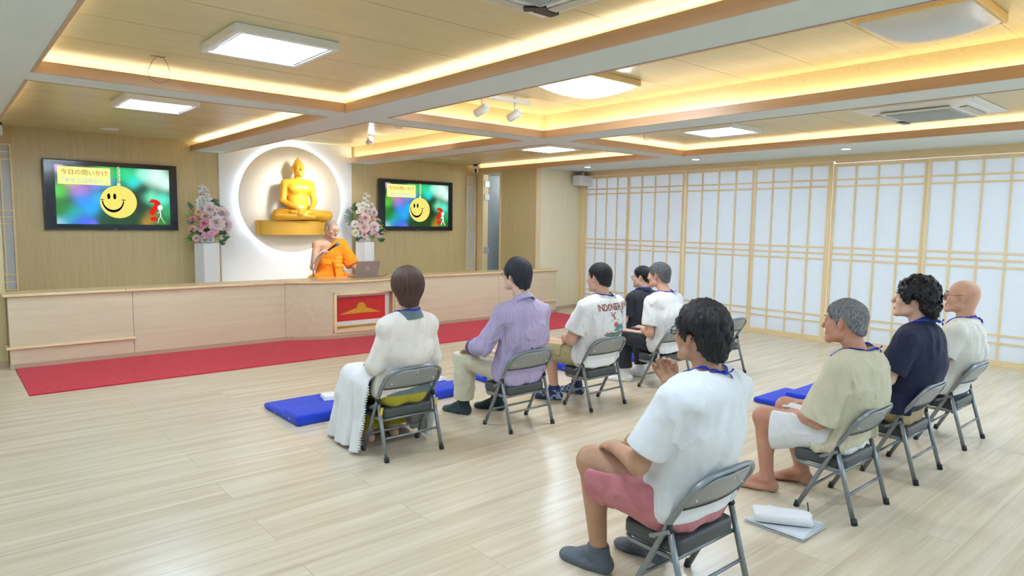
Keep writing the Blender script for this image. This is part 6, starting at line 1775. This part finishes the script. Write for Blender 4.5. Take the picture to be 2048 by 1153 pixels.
shirt7, _ = p.shirt('t_shirt', M_tee, o=.014, hem=.335, sleeve=.76, sr=(.070, .080), loose=.006, amp=0.0087, seed=52)
def sockmat(C): 
    q = C * 46; return ((vnoise(q) + .5 * vnoise(q * 2.1) > .12) & (C[:, 2] < .095)).astype(int)
p.socks([cloth('sock_navy', (38, 48, 92)), cloth('sock_pattern', (150, 164, 196))], top=.125, h=.0035, matfn=sockmat)
hair(p.e, p.HC, p.R, 'crop', HSH, t=(.012, .015, .002), disp=.003, freq=12, blades=3500, blen=.014, lift=.5, curl=.1, seed=55, width=.0010)
p.lanyard(side=.03)
# printed picture on the back of the shirt
sf = p.shirtf
def onto_back(V):
    P = A3(V); P[:, 1] = -.40
    for _ in range(40): P[:, 1] += np.clip(sf(P), -.02, .05)
    P[:, 1] -= .0018; return P
def print_mesh(name, items, mats, parent, sc=1.0, sx=.03, sz=.66):
    """items: (polygon in x,z ; material index) laid on the shirt back, finely divided"""
    mb = MB()
    for V, F, mi in items: mb.add(V, F, mi)
    o = mb.build(name, mats, parent)
    bm = bmesh.new(); bm.from_mesh(o.data); bmesh.ops.triangulate(bm, faces=bm.faces)
    for _ in range(3):
        es = [e for e in bm.edges if e.calc_length() > .014]
        if es: bmesh.ops.subdivide_edges(bm, edges=es, cuts=1)
        bmesh.ops.triangulate(bm, faces=bm.faces)
    bm.to_mesh(o.data); bm.free()
    P = np.array([v.co[:] for v in o.data.vertices]); P[:, 0] = sx + (P[:, 0] - .03) * sc; P[:, 2] = sz + (P[:, 2] - .66) * sc; lay = P[:, 1].copy(); Q = onto_back(P); Q[:, 1] -= lay
    o.data.vertices.foreach_set('co', np.ascontiguousarray(Q, dtype=np.float32).ravel()); o.data.update()
    return o
V, F = text_mesh('INDONESIA JAPAN', .066, 0, squeeze=.74, bold=.0016)
zc = .842; V = [(x + .045, 0, zc + y * 1.15 + .03 * x) for (x, y, z) in V]
print_mesh('printed_text', [(V, F, 0)], cloth('print_maroon', (140, 72, 70)), shirt7)
def poly(cx, cz, pts, lay=0.0): return [(cx + a, lay, cz + b) for a, b in pts], [tuple(range(len(pts)))]
def blob(cx, cz, rx, rz, n=12, lay=0.0, seed=0, rough=.0):
    rr = random.Random(seed); return poly(cx, cz, [(rx * math.cos(2 * PI * i / n) * (1 + rr.uniform(-rough, rough)), rz * math.sin(2 * PI * i / n) * (1 + rr.uniform(-rough, rough))) for i in range(n)], lay)
it = []
def put(vf, mi): it.append((vf[0], vf[1], mi))
put(blob(-.015, .625, .022, .022, 18, .0), 2)                                     # red sun
put(poly(.045, .575, [(-.085, 0), (.085, 0), (.022, .056), (.010, .050), (-.004, .058), (-.018, .05), (-.025, .056)], .0004), 1)   # blue mountain
put(poly(.040, .615, [(-.014, .006), (.020, .006), (.012, .017), (.0, .011), (-.010, .018)], .0008), 5)
put(poly(.055, .558, [(-.06, 0), (.06, 0), (.045, .016), (.0, .028), (-.045, .016)], .0008), 6); put(poly(.055, .572, [(-.035, 0), (.035, 0), (.02, .012), (-.02, .012)], .0012), 5)
put(blob(.02, .545, .135, .020, 22, .0006, 3, .15), 3)
for k in range(26):
    x = random.uniform(-.11, .15); put(blob(x, .545 + random.uniform(-.014, .02), random.uniform(.006, .013), random.uniform(.005, .012), 7, .0012, k, .3), random.choice([2, 4, 3, 1, 6]))
for k in range(34):
    x, z = random.uniform(-.10, .14), random.uniform(.625, .765)
    r = random.uniform(.0022, .0046); put(blob(x, z, r, r, 6, .0, k, .2), random.choice([1, 2, 6, 6, 3]))
for (cx, cz, col) in ((-.045, .700, 2), (.085, .712, 1)):                            # two flying birds
    put(blob(cx, cz, .013, .009, 10, .0004), col); put(poly(cx, cz, [(-.03, .022), (-.012, .004), (-.004, .008), (-.02, .03)], .0006), col if col == 1 else 6); put(poly(cx, cz, [(.004, .008), (.016, .028), (.026, .020), (.012, .002)], .0006), col)
    for j in range(4): put(poly(cx, cz, [(.004 + .004 * j, -.006), (.008 + .004 * j, -.006), (.014 + .008 * j, -.034 - .004 * j), (.009 + .008 * j, -.034)], .0004), (4, 6, 1, 2)[j])
for k in range(6): 
    x, z = random.uniform(-.08, .12), random.uniform(.615, .66); put(poly(x, z, [(-.018, 0), (.018, .001), (.016, .003), (-.016, .003)]), 6)
print_mesh('printed_picture', it, [M_tee, cloth('print_blue', (84, 140, 158)), cloth('print_red', (204, 96, 74)), cloth('print_green', (86, 130, 104)), cloth('print_orange', (214, 150, 96)), cloth('print_pale', (222, 226, 222)), cloth('print_greyblue', (120, 132, 146))], shirt7, 1.02, .055, .735)
# 8 -- grey-haired man in white
p = Person('person with grey hair in a white T-shirt and dark trousers, leaning forward, white socks', (5.13, 3.715, 0), 0, HC=(0, .125, 1.035), yaw=-.08, pitch=.0, sy=.055, sz=.83, sw=.18, wd=1.02, dp=1.0, hip=(0, -.005, .425), slouch=.045, el=((-.235, .035, .53), (.235, .09, .54)), wr=((-.09, .21, .51), (.09, .25, .51)),
           hd={0: dict(f=(.75, .6, -.1), n=(-.2, .2, 1), curl=(30, 36, 22))}, kn=((-.14, .42, .455), (.14, .44, .455)), an=((-.135, .375, .085), (.135, .40, .085)), fy=(-.40, -.5), skin=SK_MID)
p.body(h=.0055)
p.trousers('trousers', cloth('trousers_navyblack', (28, 32, 46), col2=(24, 28, 40)), amp=0.0087, seed=61, cut=.88, r=(.100, .086, .080, .066))
p.shirt('t_shirt', M_tee, o=.014, hem=.335, sleeve=.78, sr=(.066, .072), loose=.008, amp=0.0130, seed=62)
p.socks(cloth('sock_white', (238, 240, 242)), top=.15)
hair(p.e, p.HC, p.R, 'crop', HGD, t=(.012, .014, .003), disp=.005, freq=9, blades=4500, blen=.022, lift=.7, curl=.15, seed=65, width=.0011)
p.lanyard(side=.03)
# 9 -- man in black on a cushion
p = Person('person in a black polo shirt and dark trousers sitting low on a blue cushion, glasses', (6.02, 4.745, .075), 0, HC=(0, -.005, .845), yaw=-.25, pitch=-.03, sy=-.02, sz=.645, sw=.182, wd=1.12, dp=1.1, hip=(0, .0, .115), el=((-.265, .02, .37), (.265, .02, .37)), wr=((-.13, .22, .23), (.13, .22, .23)),
           kn=((-.36, .23, .12), (.36, .23, .12)), an=((.08, .34, .055), (-.08, .30, .06)), fy=(1.2, -1.2), skin=SK_LIGHT, fat=1.1, chair=False)
p.body(h=.006)
p.trousers('trousers', MATS['trousers_navyblack'], amp=0.0072, seed=71, cut=.9)
M_blk = cloth('black_cotton', (30, 34, 42), col2=(26, 30, 38)); p.shirt('polo_shirt', M_blk, o=.014, hem=.10, sleeve=.74, sr=(.068, .074), loose=.006, amp=0.0087, seed=72)
p.collar(M_blk); p.socks(MATS['sock_black'], top=.07)
hair(p.e, p.HC, p.R, 'crop', HB, t=(.013, .016, .004), disp=.002, blades=1500, blen=.02, lift=.3, seed=75); p.lanyard(); p.glasses(M_gblack)
# 10 -- the robed speaker behind the counter
GR = A3((.205, .30, .485)); fm = unit((.25, .95, -.15)); am = unit((-.76, .29, .58)); nm = np.cross(fm, am)
wR = GR - fm * .080 + nm * .022
p = Person('person in an orange robe with one bare shoulder, holding the microphone behind the counter', (4.16, 8.72, .60), PI, HC=(.0, .075, .790), yaw=-.30, pitch=-.26, sy=.0, sz=.605, sw=.188, wd=1.10, dp=1.08, hip=(0, .0, .115),
           el=((-.275, .17, .285), (.295, .12, .275)), wr=((-.285, .345, .205), tuple(wR)), hd={0: dict(f=(.1, .9, -.25), n=(-.1, .2, 1), curl=(24, 30, 20)), 1: dict(f=fm, n=nm, curl=(66, 78, 50), thumb=(.35, .75, -.55))},
           kn=((-.33, .22, .10), (.33, .22, .10)), an=((.12, .33, .06), (-.12, .36, .06)), fy=(1.3, -1.3), skin=SK_MID, chair=False, bare=True, fat=1.08)
p.body(h=.0042)
M_robe = cloth('robe_orange', (255, 150, 16), col2=(250, 136, 10), weave=300); M_sash = cloth('sash_orange', (255, 172, 40), col2=(252, 160, 30), weave=300)
ur = U(.04); p.torso(ur, .018, .05)
for i in (0, 1):
    ur.add(caps(p.hp[i] + A3((0, .02, .0)), p.kn[i], .110, .085), .05); ur.add(caps(p.kn[i], lerp(p.kn[i], p.an[i], .7), .080, .060), .04)
ur.add(ell((0, .22, .06), (.30, .16, .055)), .05)
# cloth draped over the left upper arm down to the elbow
ur.add(caps(p.sh[0] + A3((0, 0, .0)), lerp(p.sh[0], p.el[0], .95), .075, .088), .03); ur.add(caps(lerp(p.sh[0], p.el[0], .5), p.el[0] + A3((.05, .02, -.02)), .07, .06), .04)
Wr = wrinkles(.009, 81, dirn=(.8, .1, -.6)); Wl = wrinkles(.008, 83, 1.0, dirn=(.1, .2, 1))
n_c = unit((.72, -.10, .70)); p_c = A3((-.055, .06, .645)); eA = unit(p.el[0] - p.sh[0])
def f_robe(P):
    d = ur(P) - Wr(P)
    d = smax(d, (P - p_c) @ n_c, .008)
    d = smax(d, -(ell(p.NB + A3((.01, .012, .03)), (.066, .072, .06))(P)), .006)
    ex = (P - p.el[0]) @ eA; d = np.where(P[:, 0] < -.17, smax(d, np.where(P[:, 2] > .16, ex, -1), .006), d)
    return np.maximum(d, .003 - P[:, 2])
lo, hi = ur.bounds(.02); rb, rf = p.make('robe', f_robe, lo, hi, .0055, M_robe); p.shirtf = rf
us2 = U(.03); us2.add(ecap((0, p.P1[1] + .012, .36), (0, p.P1[1] + .012, .365), (.172, .145), (.172, .145), (1, 0, 0)))
def f_sash(P):
    z = P[:, 2] - .335 - .05 * P[:, 0]
    d = ur(P) - .010 - wrinkles(.006, 85, 1.4, dirn=(1, .1, .1))(P)
    return np.maximum(np.maximum(smax(d, np.abs(z) - .036, .01), -d - .016), np.abs(P[:, 0]) - .165)
p.make('sash', f_sash, (-.26, -.2, .24), (.26, .28, .44), .005, M_sash, smooth=2)
kf = U(.018); yk = .150
kf.add(ell((-.035, yk, .345), (.070, .040, .045)), .02); kf.add(ell((-.055, yk + .012, .395), (.062, .03, .024), frame((0, 1, 0))), .015); kf.add(ell((-.06, yk + .02, .285), (.075, .035, .035)), .015)
kf.add(ecap((-.045, yk + .0, .33), (-.06, yk + .05, .10), (.05, .022), (.062, .020), (1, 0, 0)), .02)
Wk = wrinkles(.009, 87, 1.5, dirn=(1, 0, .25)); lo, hi = kf.bounds(.02); p.make('sash_knot', lambda P: kf(P) - Wk(P), lo, hi, .0045, M_sash)
hair(p.e, p.HC, p.R, 'crop', HST, t=(.0025, .0025, .002), disp=.0004, blades=0, seed=90); p.glasses(M_gmetal, rim=.0012)
